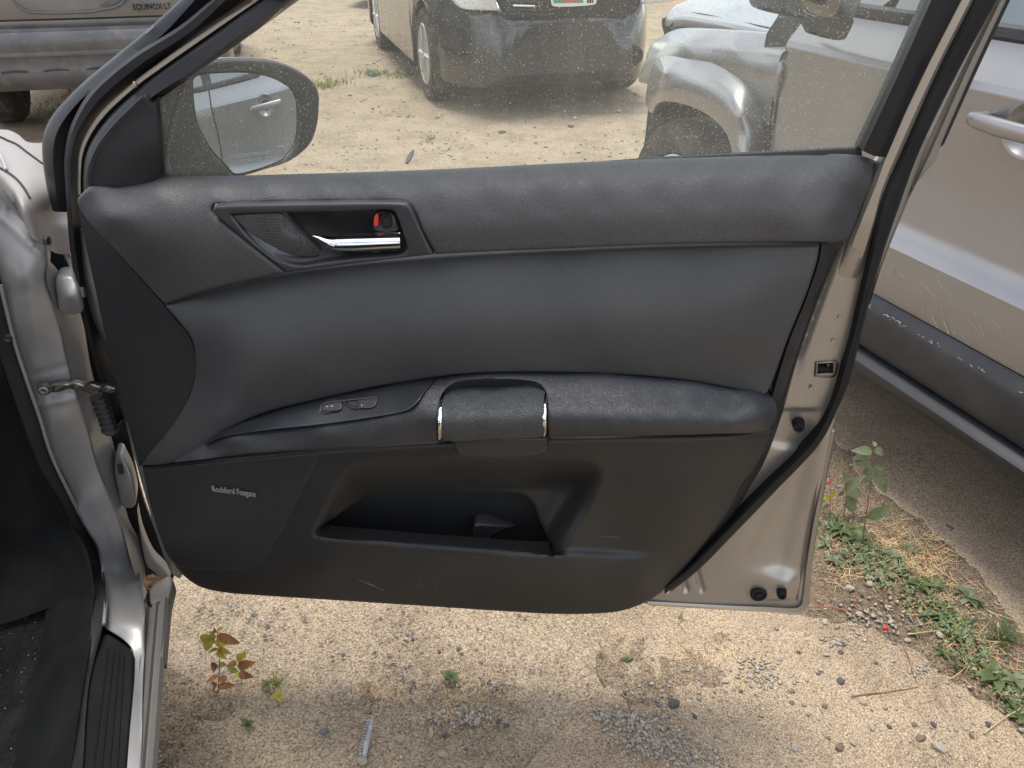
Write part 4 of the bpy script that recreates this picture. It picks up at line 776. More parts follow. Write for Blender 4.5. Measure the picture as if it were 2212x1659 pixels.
sf = Field([(-30, 520, Rf(rP - .01)), (0, 618, Rf(rP - .012)), (57, 824, Rf(rP - .012)), (155, 1080, Rf(rP - .012)), (221, 1255, Rf(rP - .05)), (225, 1302, Zp(.415)), (204, 1430, Zp(.417)), (174, 1690, Zp(.417)), (-45, 618, Rf(rP - .02)), (12, 824, Rf(rP - .02)), (128, 1090, Rf(rP - .02)), (192, 1250, Rf(rP - .055)), (190, 1400, Zp(.425)), (145, 1690, Zp(.425))])
pad('aperture_seal', seal_o, sf, M['rubber'], own, FA, .01, rnd=12, rdep=.010, step=6)
tube('seal_flange', [p for p in sf.pts(catmull([(3, 618), (34, 744), (60, 824), (88, 905), (112, 982), (158, 1080), (191, 1144), (215, 1187), (225, 1250), (229, 1302), (226, 1350)], 10, False)) + np.array([0, -.001, .002])], .0028, M['shellshade'], own, 6)
pad('kick_panel', [(-30, 500, 'c'), (-15, 744), (14, 824), (45, 905), (90, 1019), (132, 1090), (158, 1140), (184, 1198), (196, 1250), (202, 1292, 'c'), (150, 1302), (100, 1318), (40, 1340), (-30, 1360, 'c')],
    Field([(-30, 500, Rf(rP)), (14, 824, Rf(rP - .008)), (90, 1019, Rf(rP - .008)), (158, 1140, Rf(rP - .008)), (202, 1292, Zp(.42)), (100, 1318, Zp(.36)), (-30, 1360, Zp(.28)), (-30, 900, Rf(rP + .10)), (60, 1150, Rf(rP + .03)), (0, 1200, Rf(rP + .10)), (120, 1240, Rf(rP - .02))]), M['kick'], own, FA, .01, rnd=4, rdep=.004, step=10)
pad('sill_inner_trim', [(201, 1296, 'c'), (196, 1380), (182, 1467), (164, 1580), (148, 1690, 'c'), (20, 1690, 'c'), (50, 1560), (80, 1440), (98, 1322, 'c'), (150, 1304)],
    Field([(201, 1296, Zp(.42)), (182, 1467, Zp(.424)), (148, 1690, Zp(.424)), (20, 1690, Zp(.30)), (80, 1440, Zp(.33)), (98, 1322, Zp(.355)), (130, 1450, Zp(.395)), (95, 1600, Zp(.38))]), M['kick'], own, FA, .01, rnd=4, rdep=.003, step=9)
cf = Field([(-40, 1330, Zp(.27)), (100, 1318, Zp(.34)), (80, 1440, Zp(.31)), (10, 1700, Zp(.27)), (-40, 1700, Zp(.26)), (20, 1500, Zp(.27))])
pad('floor_carpet', [(-40, 1320, 'c'), (60, 1320), (102, 1314), (95, 1380), (84, 1440), (56, 1560), (26, 1695, 'c'), (-40, 1695, 'c')], cf, M['carpet'], own, FA, .01, step=8, relief=lambda x, y: .004 * np.sin(x / 17 + y / 31) + .003 * np.sin(y / 13))
bm_V = []; bm_F = []
for k in range(34):
    x, y = random.uniform(-10, 90), random.uniform(1320, 1659)
    p = cf.pts(np.array([(x, y)]))[0] + [0, 0, .003]; s = random.uniform(.0005, .0014); b = len(bm_V)
    for dx, dy, dz in ((1, 0, 0), (-1, .3, 0), (0, -1, .2), (0, .2, 1)): bm_V.append(p + s * np.array([dx, dy, dz]))
    bm_F += [(b, b + 1, b + 2), (b, b + 2, b + 3), (b + 1, b + 3, b + 2), (b, b + 3, b + 1)]
mesh_obj('carpet_crumbs', bm_V, bm_F, M['st_brown'], own, smooth=False)['kind'] = 'stuff'
# hinges, check strap, bellows, bolts
pad('upper_hinge', [(119, 604), (126, 599), (158, 600), (164, 612), (170, 628), (176, 650), (180, 672), (172, 679), (140, 680), (128, 672), (122, 645)], Field([(119, 604, Rf(rP + .004)), (160, 604, Rf(rP - .004)), (122, 645, Rf(rP + .004)), (150, 640, Rf(rP - .02)), (180, 672, Rf(rP - .004)), (130, 675, Rf(rP + .004))]), M['shellshade'], own, FA, .03, rnd=5, rdep=.006, step=5, ostep=4)
pad('lower_hinge', [(247, 1000), (252, 984), (262, 985), (270, 1000), (284, 1030), (294, 1085), (288, 1098), (276, 1100), (262, 1092), (254, 1060), (248, 1030)], Field([(247, 1000, Rf(rP + .03)), (265, 990, Rf(rP + .02)), (260, 1050, Rf(rP + .02)), (280, 1050, Rf(rP + .01)), (294, 1090, Rf(rP + .02)), (265, 1095, Rf(rP + .03))]), M['shellshade'], own, FA, .03, rnd=5, rdep=.006, step=5, ostep=4)
tube('hinge_pin', [hit(176, 622, Rf(rP - .01)), hit(180, 640, Rf(rP - .01))], .004, M['steel'], own, 8)
tube('hinge_pin', [hit(258, 1003, Rf(rP + .005)), hit(262, 1022, Rf(rP + .005))], .004, M['black'], own, 8)
pad('check_strap', [(104, 838), (118, 832), (150, 829), (200, 832), (252, 838, 'c'), (252, 851, 'c'), (215, 848), (190, 851), (165, 843), (130, 846), (108, 848)], Field([(104, 843, Rf(rP - .014)), (150, 836, Rf(rP - .02)), (200, 840, Rf(rP - .012)), (252, 845, Rf(rP - .006)), (150, 848, Rf(rP - .016))]), M['steel'], own, FA, .008, rnd=3, rdep=.003, step=5, ostep=4, relief=lambda x, y: .0022 * np.sin(x / 6.0 + y / 5.0))
c = hit(96, 838, Rf(rP - .012)); lathe('strap_bolt', [(.0105, 0), (.0105, .003), (.0070, .003), (.0066, .009), (.0045, .010), (.0008, .009)], c, -FA, M['steel'], own, 12)
c = hit(19, 727, Rf(rP - .008)); lathe('trim_clip', [(.008, 0), (.007, .004), (.0045, .009), (.0006, .008)], c, -FA, M['plastic'], own, 12)
c = hit(97, 520, Rf(rP + .01)); lathe('fender_bolt', [(.006, 0), (.006, .006), (.001, .007)], c, FB - FA * .4, M['steel'], own, 10)
bp = catmull([(214, 856), (222, 880), (232, 905), (240, 935)], 3, False)
tube('wiring_bellows', [hit(x, y, Rf(rP + .02)) for x, y in bp], [(.0135 if k % 4 < 2 else .0095) for k in range(len(bp))], M['bellows'], own, 14)
# fender, hood seam
fen = Field([(-20, 268, Zp(1.0)), (56, 300, Zp(.985)), (150, 300, Zp(.95)), (0, 372, Zp(.985)), (59, 455, Zp(.965)), (110, 420, Zp(.96)), (139, 489, Zp(.915)), (150, 460, Zp(.915)), (104, 486, Zp(.93)), (60, 380, Zp(.985)), (100, 350, Zp(.97))])
pad('fender', [(-20, 273, 'c'), (0, 274), (20, 276), (40, 285), (60, 301), (100, 303), (160, 305, 'c'), (160, 492, 'c'), (137, 489), (104, 486), (80, 472), (59, 455), (46, 447), (30, 420), (0, 381), (-20, 362, 'c')], fen, M['fender'], own, (0, 0, -1), .03, rnd=7, rdep=.012, step=8)
for L in ([(-20, 296), (0, 297), (17, 305), (36, 313), (56, 328), (92, 355)], [(-20, 350), (0, 364), (16, 373), (34, 386), (50, 404), (60, 420), (65, 430)]):
    tube('panel_gap', [p + np.array([0, 0, .0012]) for p in fen.pts(catmull(L, 8, False))], .0016, M['black'], own, 6)
tube('cowl_strip', [p + np.array([0, 0, .003]) for p in fen.pts(catmull([(-12, 322), (0, 336), (8, 352), (15, 372)], 4, False))], .0025, M['silverlet'], own, 6)
# roof, pillars, dash and front seat area beyond the left frame edge
def ow(s, r, z): return FB * (S0 + s) + FA * r + np.array([0, 0, z])
loft3('roof', [[ow(s, r, z + .04 * math.sin(math.pi * (r + 2.1) / 3.0)) for r in np.linspace(-2.1, .55, 12)] for s, z in ((-.38, 1.42), (-.5, 1.48), (-1.0, 1.52), (-1.5, 1.48), (-1.62, 1.42))], M['shellshade'], own, 14, (0, 0, -1), .03)
boxm('dashboard', ow(-1.0, rP - .12, .78), (1.1, .30, .34), M['kick'], own, axes=(FB, FA, np.array([0, 0, 1.])), bev=.04)
loft3('windshield_pillar', [[ow(-.45 + k, rP + .15, .98), ow(-.50 + k, .8, 1.25), ow(-.50 + k, .5, 1.46)] for k in (-.05, -.02, .03, .05)], M['shellshade'], own, 12, (0, 0, -1), .04)
loft3('firewall', [[ow(s_, rP + .14, z) for s_ in (-.22, -1.6)] for z in (.2, .97)], M['kick'], own, 4, FA, .03)
loft3('cabin_floor', [[ow(s_, r_, .23) for s_ in (-.13, -1.6)] for r_ in (-1.4, rP + .14)], M['carpet'], own, 4, (0, 0, -1), .03)
loft3('centre_pillar', [[ow(-.06, r_, .40), ow(-.10, r_ - .02, .95), ow(-.36, r_ + .02, 1.44)] for r_ in (-.62, -.50)], M['shellshade'], own, 10, -FB, .08)
boxm('front_seat', ow(-.55, .05, .42), (.5, .52, .34), M['carpet'], own, axes=(FB, FA, np.array([0, 0, 1.])), bev=.06)
boxm('seat_back', ow(-.55, -.28, .85), (.5, .14, .62), M['carpet'], own, axes=(FB, FA, np.array([0, 0, 1.])), bev=.05)

# ------------------------------------------------------------------ car bodies by stations (local: x forward, y left, z up, origin between the front wheels on the ground)
def shell_loft(name, xs, prof, mat_, parent):
    V = []; Fc = []; rings = [prof(x) for x in xs]; m = len(rings[0])
    for x, rg in zip(xs, rings):
        for y, z in rg: V.append((x, y, z))
        for y, z in reversed(rg): V.append((x, -y, z))
    k = 2 * m
    for i in range(len(xs) - 1):
        for j in range(k - 1): Fc.append((i * k + j, i * k + j + 1, (i + 1) * k + j + 1, (i + 1) * k + j))
    Fc.append(tuple(range(k))); Fc.append(tuple(reversed(range((len(xs) - 1) * k, len(xs) * k))))
    me_o = mesh_obj(name, V, Fc, mat_, parent, local=True, sharp=35)
    import bmesh
    bm = bmesh.new(); bm.from_mesh(me_o.data); bmesh.ops.recalc_face_normals(bm, faces=bm.faces); bm.to_mesh(me_o.data); bm.free()
    me_o.data.shade_smooth(); me_o.data.set_sharp_from_angle(angle=R(35)); return me_o
def car_body(parent, L0, L1, W, zb, belt, top, wb, rw, gx0, gx1, bm_, nose=.35, tail=.25, hood=None):
    """L0 rear x, L1 front x"""
    def hw(x):
        h = W / 2
        if x > L1 - .9: h *= 1 - nose * ((x - (L1 - .9)) / .9) ** 2
        if x < L0 + .6: h *= 1 - tail * ((L0 + .6 - x) / .6) ** 3
        return h
    def deck(x):
        z = belt
        if x > gx1: z = belt - (belt - (hood or .72)) * ((x - gx1) / (L1 - gx1)) ** 1.6
        if x < gx0: z = belt + .02
        return z
    def prof(x):
        h = hw(x); dz = deck(x); a = 0
        for ax in (0, -wb):
            q = (rw + .06) ** 2 - (x - ax) ** 2
            if q > 0: a = max(a, rw + math.sqrt(q))
        e = max(0, (x - (L1 - .12)) / .12, ((L0 + .12) - x) / .12); e = min(1, e); zl = zb + .10 * e; dz -= .10 * e; h -= .05 * e
        z1 = max(zl, a); inn = h - .28
        return [(0, zl), (inn, zl), (inn, max(zl, a - .0)), (h - .02, z1), (h, z1 + .03), (h + .005, z1 + (dz - z1) * .45), (h - .01, dz - .16 * (dz - z1 > .2)), (h - .05, dz - .05), (h - .14, dz), (h * .5, dz + .015), (0, dz + .02)]
    xs = sorted(set([round(v, 3) for v in list(np.linspace(L0, L1, 44)) + [L0 + .03, L1 - .03, L0 + .07, L1 - .07] + [ax + s * (rw + .06) * math.cos(t) for ax in (0, -wb) for s in (-1, 1) for t in np.linspace(0, 1.5, 9)]]))
    body = shell_loft('body', xs, prof, bm_, parent)
    def gp(x):
        t = (x - gx0) / (gx1 - gx0); s = min(1, max(0, min((gx1 - x) / .55, (x - gx0) / .35))); s = math.sin(s * math.pi / 2) ** .8
        h = W / 2 - .08; z = belt - .02 + (top - belt) * s
        return [(0, belt - .04), (h, belt - .04), (h - .03 * s, belt + (z - belt) * .3), (h - .14 * s, belt + (z - belt) * .85), (h - .22 * s, z), (0, z + .02)]
    shell_loft('cabin_glass', list(np.linspace(gx0, gx1, 22)), gp, M['glassdark'], parent)
    def rp(x):
        h = W / 2 - .30; return [(0, top - .01), (h + .04, top - .02), (h, top + .012), (h * .5, top + .028), (0, top + .03)]
    shell_loft('roof', list(np.linspace(gx0 + .42, gx1 - .62, 8)), rp, bm_, parent)
    return body
def wheel(parent, x, y, r, side, wdt=.2, rr=.66, spokes=8):
    c = (x, y, r); ax = (0, side, 0)
    t = lathe('tyre', [(r * .62, -wdt), (r * .93, -wdt), (r, -wdt * .85), (r, -wdt * .15), (r * .94, 0), (r * rr * 1.03, 0.0), (r * rr, -.02), (r * .55, -.05)], c, ax, M['tyre'], parent, 40, local=True)
    rm = lathe('rim', [(r * rr * 1.01, -.002), (r * rr * .97, .004), (r * rr * .93, -.01), (r * rr * .86, -.06), (.05, -.07)], c, ax, M['rim'], parent, 36, local=True)
    for k in range(spokes):
        th = 2 * math.pi * k / spokes; dv = np.array([math.cos(th), 0, math.sin(th)])
        tube('spoke', [np.array(c) + np.array(ax) * -.012 + dv * .03, np.array(c) + np.array(ax) * -.006 + dv * r * rr * .95], [.022, .014], M['rim'], rm, 6, local=True)
    lathe('hub', [(.045, -.03), (.04, .002), (.005, .004)], c, ax, M['rim'], rm, 16, local=True)
    return t

# dark sedan facing the camera
hv = np.array([.785, -2.694, 0]); hv /= np.linalg.norm(hv); lv = np.array([-hv[1], hv[0], 0])
so_ = np.array([-.604, 6.554, 0]) + .78 * lv
sed = empty('dark_sedan', so_, 'dark grey sedan parked facing the camera, white and green licence plate, seen through the window', 'car', rz=math.atan2(hv[1], hv[0]))
bpy.context.view_layer.update()
car_body(sed, -3.7, .90, 1.78, .20, .93, 1.43, 2.75, .33, -3.0, -.45, M['sedan'], nose=.40)
for x, y, s in ((0, .87, 1), (0, -.87, -1), (-2.78, .87, 1), (-2.78, -.87, -1)): wheel(sed, x, y, .335, s)
def SF(off): return plane(hv, hv @ so_ + off)
pad('headlight', [(968, -14, 'c'), (980, 4), (992, 16), (1006, 21), (1040, 23), (1079, 24, 'c'), (1073, 6), (1066, -14, 'c')], Field([(968, -14, SF(.60)), (1079, 24, SF(.86)), (1066, -14, SF(.84)), (992, 16, SF(.68))]), M['lampglass'], sed, -hv, .06, rnd=3, rdep=.02, step=5, ostep=4)
pad('headlight', [(1396, -14, 'c'), (1390, 9, 'c'), (1420, 7), (1454, 3), (1480, -14, 'c')], SF(.70), M['lampglass'], sed, -hv, .10, rnd=3, rdep=.02, step=6, ostep=5)
GR = [(1070, -14, 'c'), (1082, 18), (1090, 28), (1104, 36), (1130, 39), (1350, 37), (1370, 30), (1382, 16), (1388, -14, 'c')]
pad('grille', GR, SF(.885), M['black'], sed, -hv, .02, rnd=4, rdep=.02, step=12)
for k in range(4): tube('grille_bar', [hit(1095 + k * 3, 2 + k * 9, SF(.893)), hit(1186, 5 + k * 9, SF(.893))], .006, M['plastic'], sed, 6)
tube('grille_bar', [hit(1108, 12, SF(.90)), hit(1155, 13, SF(.90))], .007, M['chrome'], sed, 6)
pl = pad('licence_plate', [(1190, -14, 'c'), (1192, 10), (1195, 13), (1283, 10), (1287, 8), (1290, -14, 'c')], SF(.92), M['plate'], sed, -hv, .006, step=12, ostep=4)
pad('plate_band', [(1195, -14, 'c'), (1196, 7, 'c'), (1260, 6, 'c'), (1259, -14, 'c')], SF(.9225), M['plategreen'], pl, -hv, .001, step=10)
pad('plate_picture', [(1214, -14, 'c'), (1216, 3), (1240, 4), (1254, 0), (1256, -14, 'c')], SF(.9245), M['plateRed'], pl, -hv, .001, step=8)
for k in range(3): boxm('plate_mark', hit(1270 + k * 5, 1, SF(.923)), (.012, .002, .03), M['black'], pl, axes=(lv, hv, np.array([0, 0, 1.])))
# bumper crease, fog lamp pocket, side sill
pad('lower_grille', [(1090, 120), (1120, 95), (1350, 90), (1390, 110), (1380, 140), (1120, 150)], SF(.885), M['black'], sed, -hv, .01, rnd=4, rdep=.02, step=12)

# grey SUV at the upper left, seen from behind
gv = np.array([-.27, .96, 0]); gv /= np.linalg.norm(gv); rv = np.array([gv[1], -gv[0], 0]); rc = np.array([-2.68, 5.13, 0])
eo = rc + gv * 3.70
eq = empty('grey_suv', eo, 'grey SUV with dusty rear bumper and chrome tailgate lettering at the upper left', 'SUV', rz=math.atan2(gv[1], gv[0]))
bpy.context.view_layer.update()
def EG(off): return plane(gv, gv @ rc + off)
def el(lat, x, z): return rc + rv * lat + gv * x + np.array([0, 0, z])
car_body(eq, -3.66, .95, 1.80, .36, 1.08, 1.72, 2.85, .36, -3.5, -.3, M['greysuv'], nose=.25, tail=.10)
for x, y, s in ((0, .82, 1), (0, -.82, -1), (-2.85, .82, 1), (-2.85, -.82, -1)): wheel(eq, x, y, .36, s)
def er(name, prof, m_, lats=(-.90, -.86, -.6, 0, .6, .86, .90), ends=(.16, .05, .0, -.02, 0, .05, .16), n=40):
    return loft3(name, [[el(l, x + e, z) for l, e in zip(lats, ends)] for x, z in prof], M[m_], eq, n, gv, .02)
er('tailgate', [(.02, 1.5), (-.02, 1.05), (-.03, .95), (-.035, .86), (-.03, .78), (-.022, .748)], 'greysuv')
er('tailgate_lower', [(-.018, .736), (-.02, .72), (-.01, .70)], 'greysuv')
er('bumper_step', [(-.012, .70), (-.07, .695), (-.085, .685)], 'bumper')
er('rear_bumper', [(-.085, .684), (-.105, .66), (-.112, .63), (-.112, .60), (-.100, .575), (-.105, .558), (-.103, .552)], 'bumper')
er('bumper_lower', [(-.088, .550), (-.082, .53), (-.088, .47), (-.092, .45), (-.08, .42), (-.04, .37), (.0, .345)], 'bumper', lats=(-.52, -.5, -.3, 0, .3, .5, .52), ends=(.02, 0, 0, -.01, 0, 0, .02))
for s in (-1, 1):
    er('bumper_corner', [(-.100, .552), (-.10, .50), (-.09, .42), (-.03, .36)], 'bumper', lats=(s * .53, s * .6, s * .8, s * .88), ends=(0, 0, .05, .16), n=14)
for l in (-.35, -.12, .12, .35): tube('bumper_dimple', [el(l - .07, -.094, .468), el(l, -.096, .474), el(l + .07, -.094, .468)], .006, M['clad'], eq, 6)
pr = pad('plate_recess', [(24, -14, 'c'), (38, 10), (50, 20), (70, 26), (130, 27), (200, 24), (245, 15), (262, 7), (272, -14, 'c')], EG(-.045), M['bumper'], eq, gv, .01, rnd=7, rdep=.02, step=9)
tube('tailgate_crease', [hit(x, y, EG(-.05)) for x, y in [(20, -14), (36, 10), (50, 21), (70, 27), (130, 28), (200, 25), (247, 16), (266, 6), (276, -14)]], .008, M['bumper'], eq, 6)
text('tailgate_lettering', 'EQUINOX LT', hit(329, 15, EG(-.055)), rv, np.array([0, 0, 1.]), .045, .006, M['chrome'], eq, width=.215)
tube('hitch_bracket', [hit(146, 170, EG(.10)), hit(150, 200, EG(.14)), hit(137, 214, EG(.2))], .012, M['rust'], eq, 6)
boxm('muffler', el(.12, .35, .40), (.5, .25, .12), M['rust'], eq, axes=(rv, gv, np.array([0, 0, 1.])), bev=.03)
boxm('rear_axle', el(.0, .82, .36), (1.4, .09, .09), M['rust'], eq, axes=(rv, gv, np.array([0, 0, 1.])), bev=.02)

# far dark car, only its shaded side shows at the top edge
fo = hit(845, -55, Zp(0)); 
far = empty('dark_hatchback', hit(872, 21, Zp(0)) + np.array([0, .9, 0]), 'dark car far behind the sedan, only its wheel and underside at the top edge', 'car', rz=R(180))
bpy.context.view_layer.update()
car_body(far, -3.6, .9, 1.8, .22, .95, 1.45, 2.7, .33, -3.2, -.4, M['sedan'])
for x, y, s in ((0, .80, 1), (0, -.80, -1), (-2.7, .80, 1), (-2.7, -.80, -1)): wheel(far, x, y, .33, s, spokes=5)

import bmesh
# ------------------------------------------------------------------ silver SUV on the right
suv = empty('silver_suv', PA + PO * -.8 + PF * .0, 'scratched silver SUV on the right with dark lower cladding, black mirror and flared wheel arch', 'SUV')
bpy.context.view_layer.update()
def W_(l, o, z): return PA + PF * l + PO * o + np.array([0, 0, z])
def srail(name, prof, m_, l0, l1, n=30, bow=.0, thick=.02):
    return loft3(name, [[W_(l, o - bow * (l - .3) ** 2, z) for l in np.linspace(l0, l1, 16)] for o, z in prof], M[m_], suv, n, -PO, thick)
srail('rocker', [(-.14, .245), (-.03, .262), (.006, .278), (.020, .296), (.020, .312), (.004, .326), (-.035, .334)], 'clad', -1.5, 1.05)
body_p = [(-.012, .482), (-.007, .497), (-.006, .56), (-.006, .612), (-.034, .646), (-.038, .67), (-.042, .80), (-.036, .93), (-.032, .985), (-.038, 1.0), (-.066, 1.035), (-.080, 1.066), (-.084, 1.076)]
clad_p = [(-.035, .336), (-.004, .342), (.004, .36), (.006, .44), (.002, .455), (-.013, .479)]
srail('door_cladding', clad_p, 'clad', -.105, 1.0); srail('door_cladding', clad_p, 'clad', -.9, -.115)
bp_ = []
for (o_, z_) in resamp(np.array(body_p), 90): bp_.append((o_, z_))
bp_ = [body_p[0]] + [p for p in bp_ if .86 < p[1] < 1.0] + body_p; bp_ = sorted(set((round(a, 4), round(b, 4)) for a, b in bp_), key=lambda p: p[1])
fd = srail('front_door', bp_, 'suv', -.105, 1.038, 160, thick=0); srail('rear_door', body_p, 'suv', -.9, -.115, 30)
srail('rear_quarter', body_p + [], 'suv', -1.7, -.91, 20); srail('quarter_cladding', clad_p, 'clad', -1.7, -.91, 12)
srail('seam_backing', [(-.03, .30), (-.05, .7), (-.055, 1.0), (-.10, 1.07)], 'black', -1.6, 1.16, thick=.01)
srail('belt_molding', [(-.082, 1.072), (-.074, 1.080), (-.076, 1.098), (-.088, 1.104)], 'clad', -1.5, .86)
srail('side_glass', [(-.088, 1.10), (-.14, 1.22), (-.24, 1.50)], 'bluishglass', -1.5, .74, thick=.005)
srail('roof_rail', [(-.24, 1.50), (-.25, 1.56), (-.34, 1.61), (-.8, 1.64), (-1.3, 1.61), (-1.36, 1.5)], 'suv', -1.7, .25)
for l0 in (-.14, -.95): loft3('window_post', [[W_(l0 + a, -.083, 1.10), W_(l0 + a - .02, -.235, 1.50)] for a in (0, .06)], M['black'], suv, 6, -PO, .01)
loft3('windshield_post', [[W_(.86 + a, -.088, 1.09), W_(.55 + a, -.20, 1.38), W_(.25 + a, -.25, 1.55)] for a in (-.06, .0, .05)], M['suv'], suv, 10, -PO, .03)
loft3('windshield', [[W_(.93, -.10 - t * 1.45, 1.06 + .03 * math.sin(math.pi * t)) for t in np.linspace(0, 1, 8)], [W_(.25, -.28 - t * 1.1, 1.58) for t in np.linspace(0, 1, 8)]], M['bluishglass'], suv, 10, -PO, .004)
loft3('far_side', [[W_(l, -1.62, z) for l in (-1.7, 1.6)] for z in (.25, 1.07)], M['suv'], suv, 6, PO, .02)
loft3('underbody', [[W_(l, o, .30) for l in (-1.7, 1.6)] for o in (-.1, -1.6)], M['black'], suv, 6, (0, 0, 1), .02)
# door handle with bowl
bowl_c = W_(.262, -.034, .935)
V = []; Fc = []; K = 28
for j, (rr1, dep) in enumerate([(1.13, -.0010), (1.10, .0022), (1.0, .0014), (.93, -.003), (.75, -.014), (.45, -.024), (.02, -.027)]):
    for k in range(K): th = 2 * math.pi * k / K; V.append(bowl_c + PF * math.cos(th) * .060 * rr1 + np.array([0, 0, 1.]) * math.sin(th) * .052 * rr1 + PO * (dep + .001))
for j in range(6):
    for k in range(K): Fc.append((j * K + k, j * K + (k + 1) % K, (j + 1) * K + (k + 1) % K, (j + 1) * K + k))
bmx = bmesh.new(); bmx.from_mesh(fd.data); Mi_ = wloc(suv)
kill = []
for f in bmx.faces:
    p = np.array(Mi_ @ f.calc_center_median()) - bowl_c; a_ = (p @ PF) / .060; b_z = p[2] / .052
    if a_ * a_ + b_z * b_z < .92: kill.append(f)
bmesh.ops.delete(bmx, geom=kill, context='FACES'); bmx.to_mesh(fd.data); bmx.free()
bw = mesh_obj('handle_bowl', V, orient(V, Fc, bowl_c + PO * 1.0), M['suv'], suv)
hs = [(.380, .938, .005, .004), (.374, .938, .012, .010), (.355, .937, .0155, .011), (.30, .936, .017, .012), (.22, .936, .0165, .012), (.175, .936, .015, .011), (.158, .936, .012, .010), (.152, .936, .006, .004)]
V = []; Fc = []; K = 14
for j, (l, z, hz, ho) in enumerate(hs):
    for k in range(K):
        th = 2 * math.pi * k / K; cs, sn = math.cos(th), math.sin(th); q = .7
        V.append(W_(l, .004 + .010 * math.sin(math.pi * min(1, max(0, (l - .15) / .23))) + ho * abs(cs) ** q * math.copysign(1, cs), z + hz * abs(sn) ** q * math.copysign(1, sn)))
for j in range(len(hs) - 1):
    for k in range(K): Fc.append((j * K + k, j * K + (k + 1) % K, (j + 1) * K + (k + 1) % K, (j + 1) * K + k))
mesh_obj('door_handle', V, Fc, M['suv'], suv)
for l in (.365, .170): boxm('handle_mount', W_(l, -.018, .937), (.022, .036, .026), M['suv'], suv, axes=(PF, PO, np.array([0, 0, 1.])), bev=.006)
lathe('key_cylinder', [(.008, 0), (.0075, .002), (.001, .0015)], W_(.172, .017, .936), PO, M['steel'], suv, 14)
# scratches on the lower door
for k in range(46):
    l = random.uniform(.0, .62); z = random.uniform(.49, .605) + (0.0); a = random.gauss(-1.0, .35); ln = random.choice([.006, .01, .012, .02, .035, .05]) * random.uniform(.6, 1.2)
    z2 = max(.488, z - abs(math.sin(a)) * ln); tube('scratch', [W_(l, -.0052, z), W_(l - math.cos(a) * ln, -.0052, z2)], random.uniform(.0002, .0005), M['scratch'], suv, 4)
for k in range(34):
    l = random.uniform(.0, .62); tube('scratch', [W_(l, .0045, random.uniform(.452, .462)), W_(l - random.uniform(.003, .014), .0045, random.uniform(.45, .46))], random.uniform(.0004, .0010), M['scratch'], suv, 4)
# front fender, flare, wheel
FE = Field([(x, y, Sp(o)) for x, y, o in [(1481, 61, -.14), (1568, 64, -.12), (1637, 69, -.11), (1700, 75, -.10), (1736, 81, -.085), (1430, 75, -.16), (1445, 85, -.10), (1481, 97, -.045), (1585, 106, -.038), (1693, 117, -.032), (1665, 274, -.040), (1655, 430, -.03), (1600, 200, -.036), (1500, 160, -.042),
     (1406, 95, -.15), (1393, 129, -.12), (1379, 177, -.11), (1391, 218, -.10), (1425, 110, -.085), (1415, 180, -.06)]])
pad('front_fender', [(1470, 61), (1536, 62), (1568, 64), (1637, 69), (1700, 75), (1735, 80, 'c'), (1722, 90), (1691, 115), (1683, 134), (1674, 174), (1662, 274), (1657, 350), (1652, 440, 'c'), (1590, 440, 'c'), (1580, 333), (1565, 285), (1538, 257), (1504, 236), (1464, 223), (1434, 220), (1418, 226), (1408, 246, 'c'), (1398, 232), (1397, 184), (1379, 177), (1384, 150), (1393, 129), (1398, 110), (1406, 95), (1422, 82), (1446, 68)],
    FE, M['suv'], suv, -PO, .008, rnd=4, rdep=.005, step=6, relief=lambda x, y: -.009 * (1 - np.exp(-np.clip(y - np.interp(x, [1400, 1481, 1585, 1693], [92, 97, 106, 118]), 0, 200) / 9.0)) * sst((x - 1410) / 60))
tube('door_seam', [hit(x, y, Sp(o)) for x, y, o in [(1736, 82, -.076), (1723, 91, -.064), (1692, 116, -.026), (1684, 135, -.030), (1675, 175, -.033), (1663, 275, -.033), (1659, 350, -.031), (1656, 420, -.026)]], .0035, M['black'], suv, 6)
pad('arch_flare', [(1393, 216), (1398, 180), (1408, 142), (1422, 125), (1444, 118), (1480, 122), (1513, 128), (1550, 138), (1583, 153), (1604, 166), (1620, 184), (1632, 208), (1638, 238), (1641, 271), (1643, 330), (1642, 440, 'c'), (1588, 440, 'c'), (1582, 345), (1578, 319), (1565, 285), (1538, 257), (1504, 236), (1464, 223), (1434, 220), (1418, 226), (1408, 246, 'c'), (1398, 236)],
    Field([(x, y, Sp(o)) for x, y, o in [(1393, 216, -.08), (1400, 160, -.09), (1422, 125, -.075), (1444, 118, -.06), (1513, 128, -.045), (1583, 153, -.042), (1620, 184, -.042), (1638, 238, -.042), (1643, 330, -.04), (1642, 440, -.036), (1436, 158, .0), (1444, 167, .006), (1490, 174, .018), (1531, 184, .022), (1583, 215, .024), (1600, 250, .025), (1607, 330, .025), (1607, 430, .025), (1425, 200, .0), (1434, 220, -.002), (1464, 223, .010), (1504, 236, .018), (1538, 257, .022), (1565, 285, .024), (1580, 333, .024), (1588, 430, .024), (1415, 230, -.03)]]),
    M['suv'], suv, -PO, .05, rnd=3, rdep=.004, step=5, ostep=4)
pad('wheel_well', [(1400, 236, 'c'), (1393, 300), (1386, 350), (1380, 440, 'c'), (1612, 440, 'c'), (1600, 300), (1560, 255), (1500, 225), (1440, 212)], Sp(-.16), M['black'], suv, -PO, .02, step=20)
pad('mud_guard', [(1407, 244, 'c'), (1400, 274), (1394, 298), (1390, 330), (1386, 440, 'c'), (1440, 440, 'c'), (1438, 300), (1430, 250)], Sp(-.05), M['darkcap'], suv, -PO, .02, step=14, rnd=4, rdep=.01)
wc = W_(1.50, -.03, .345)
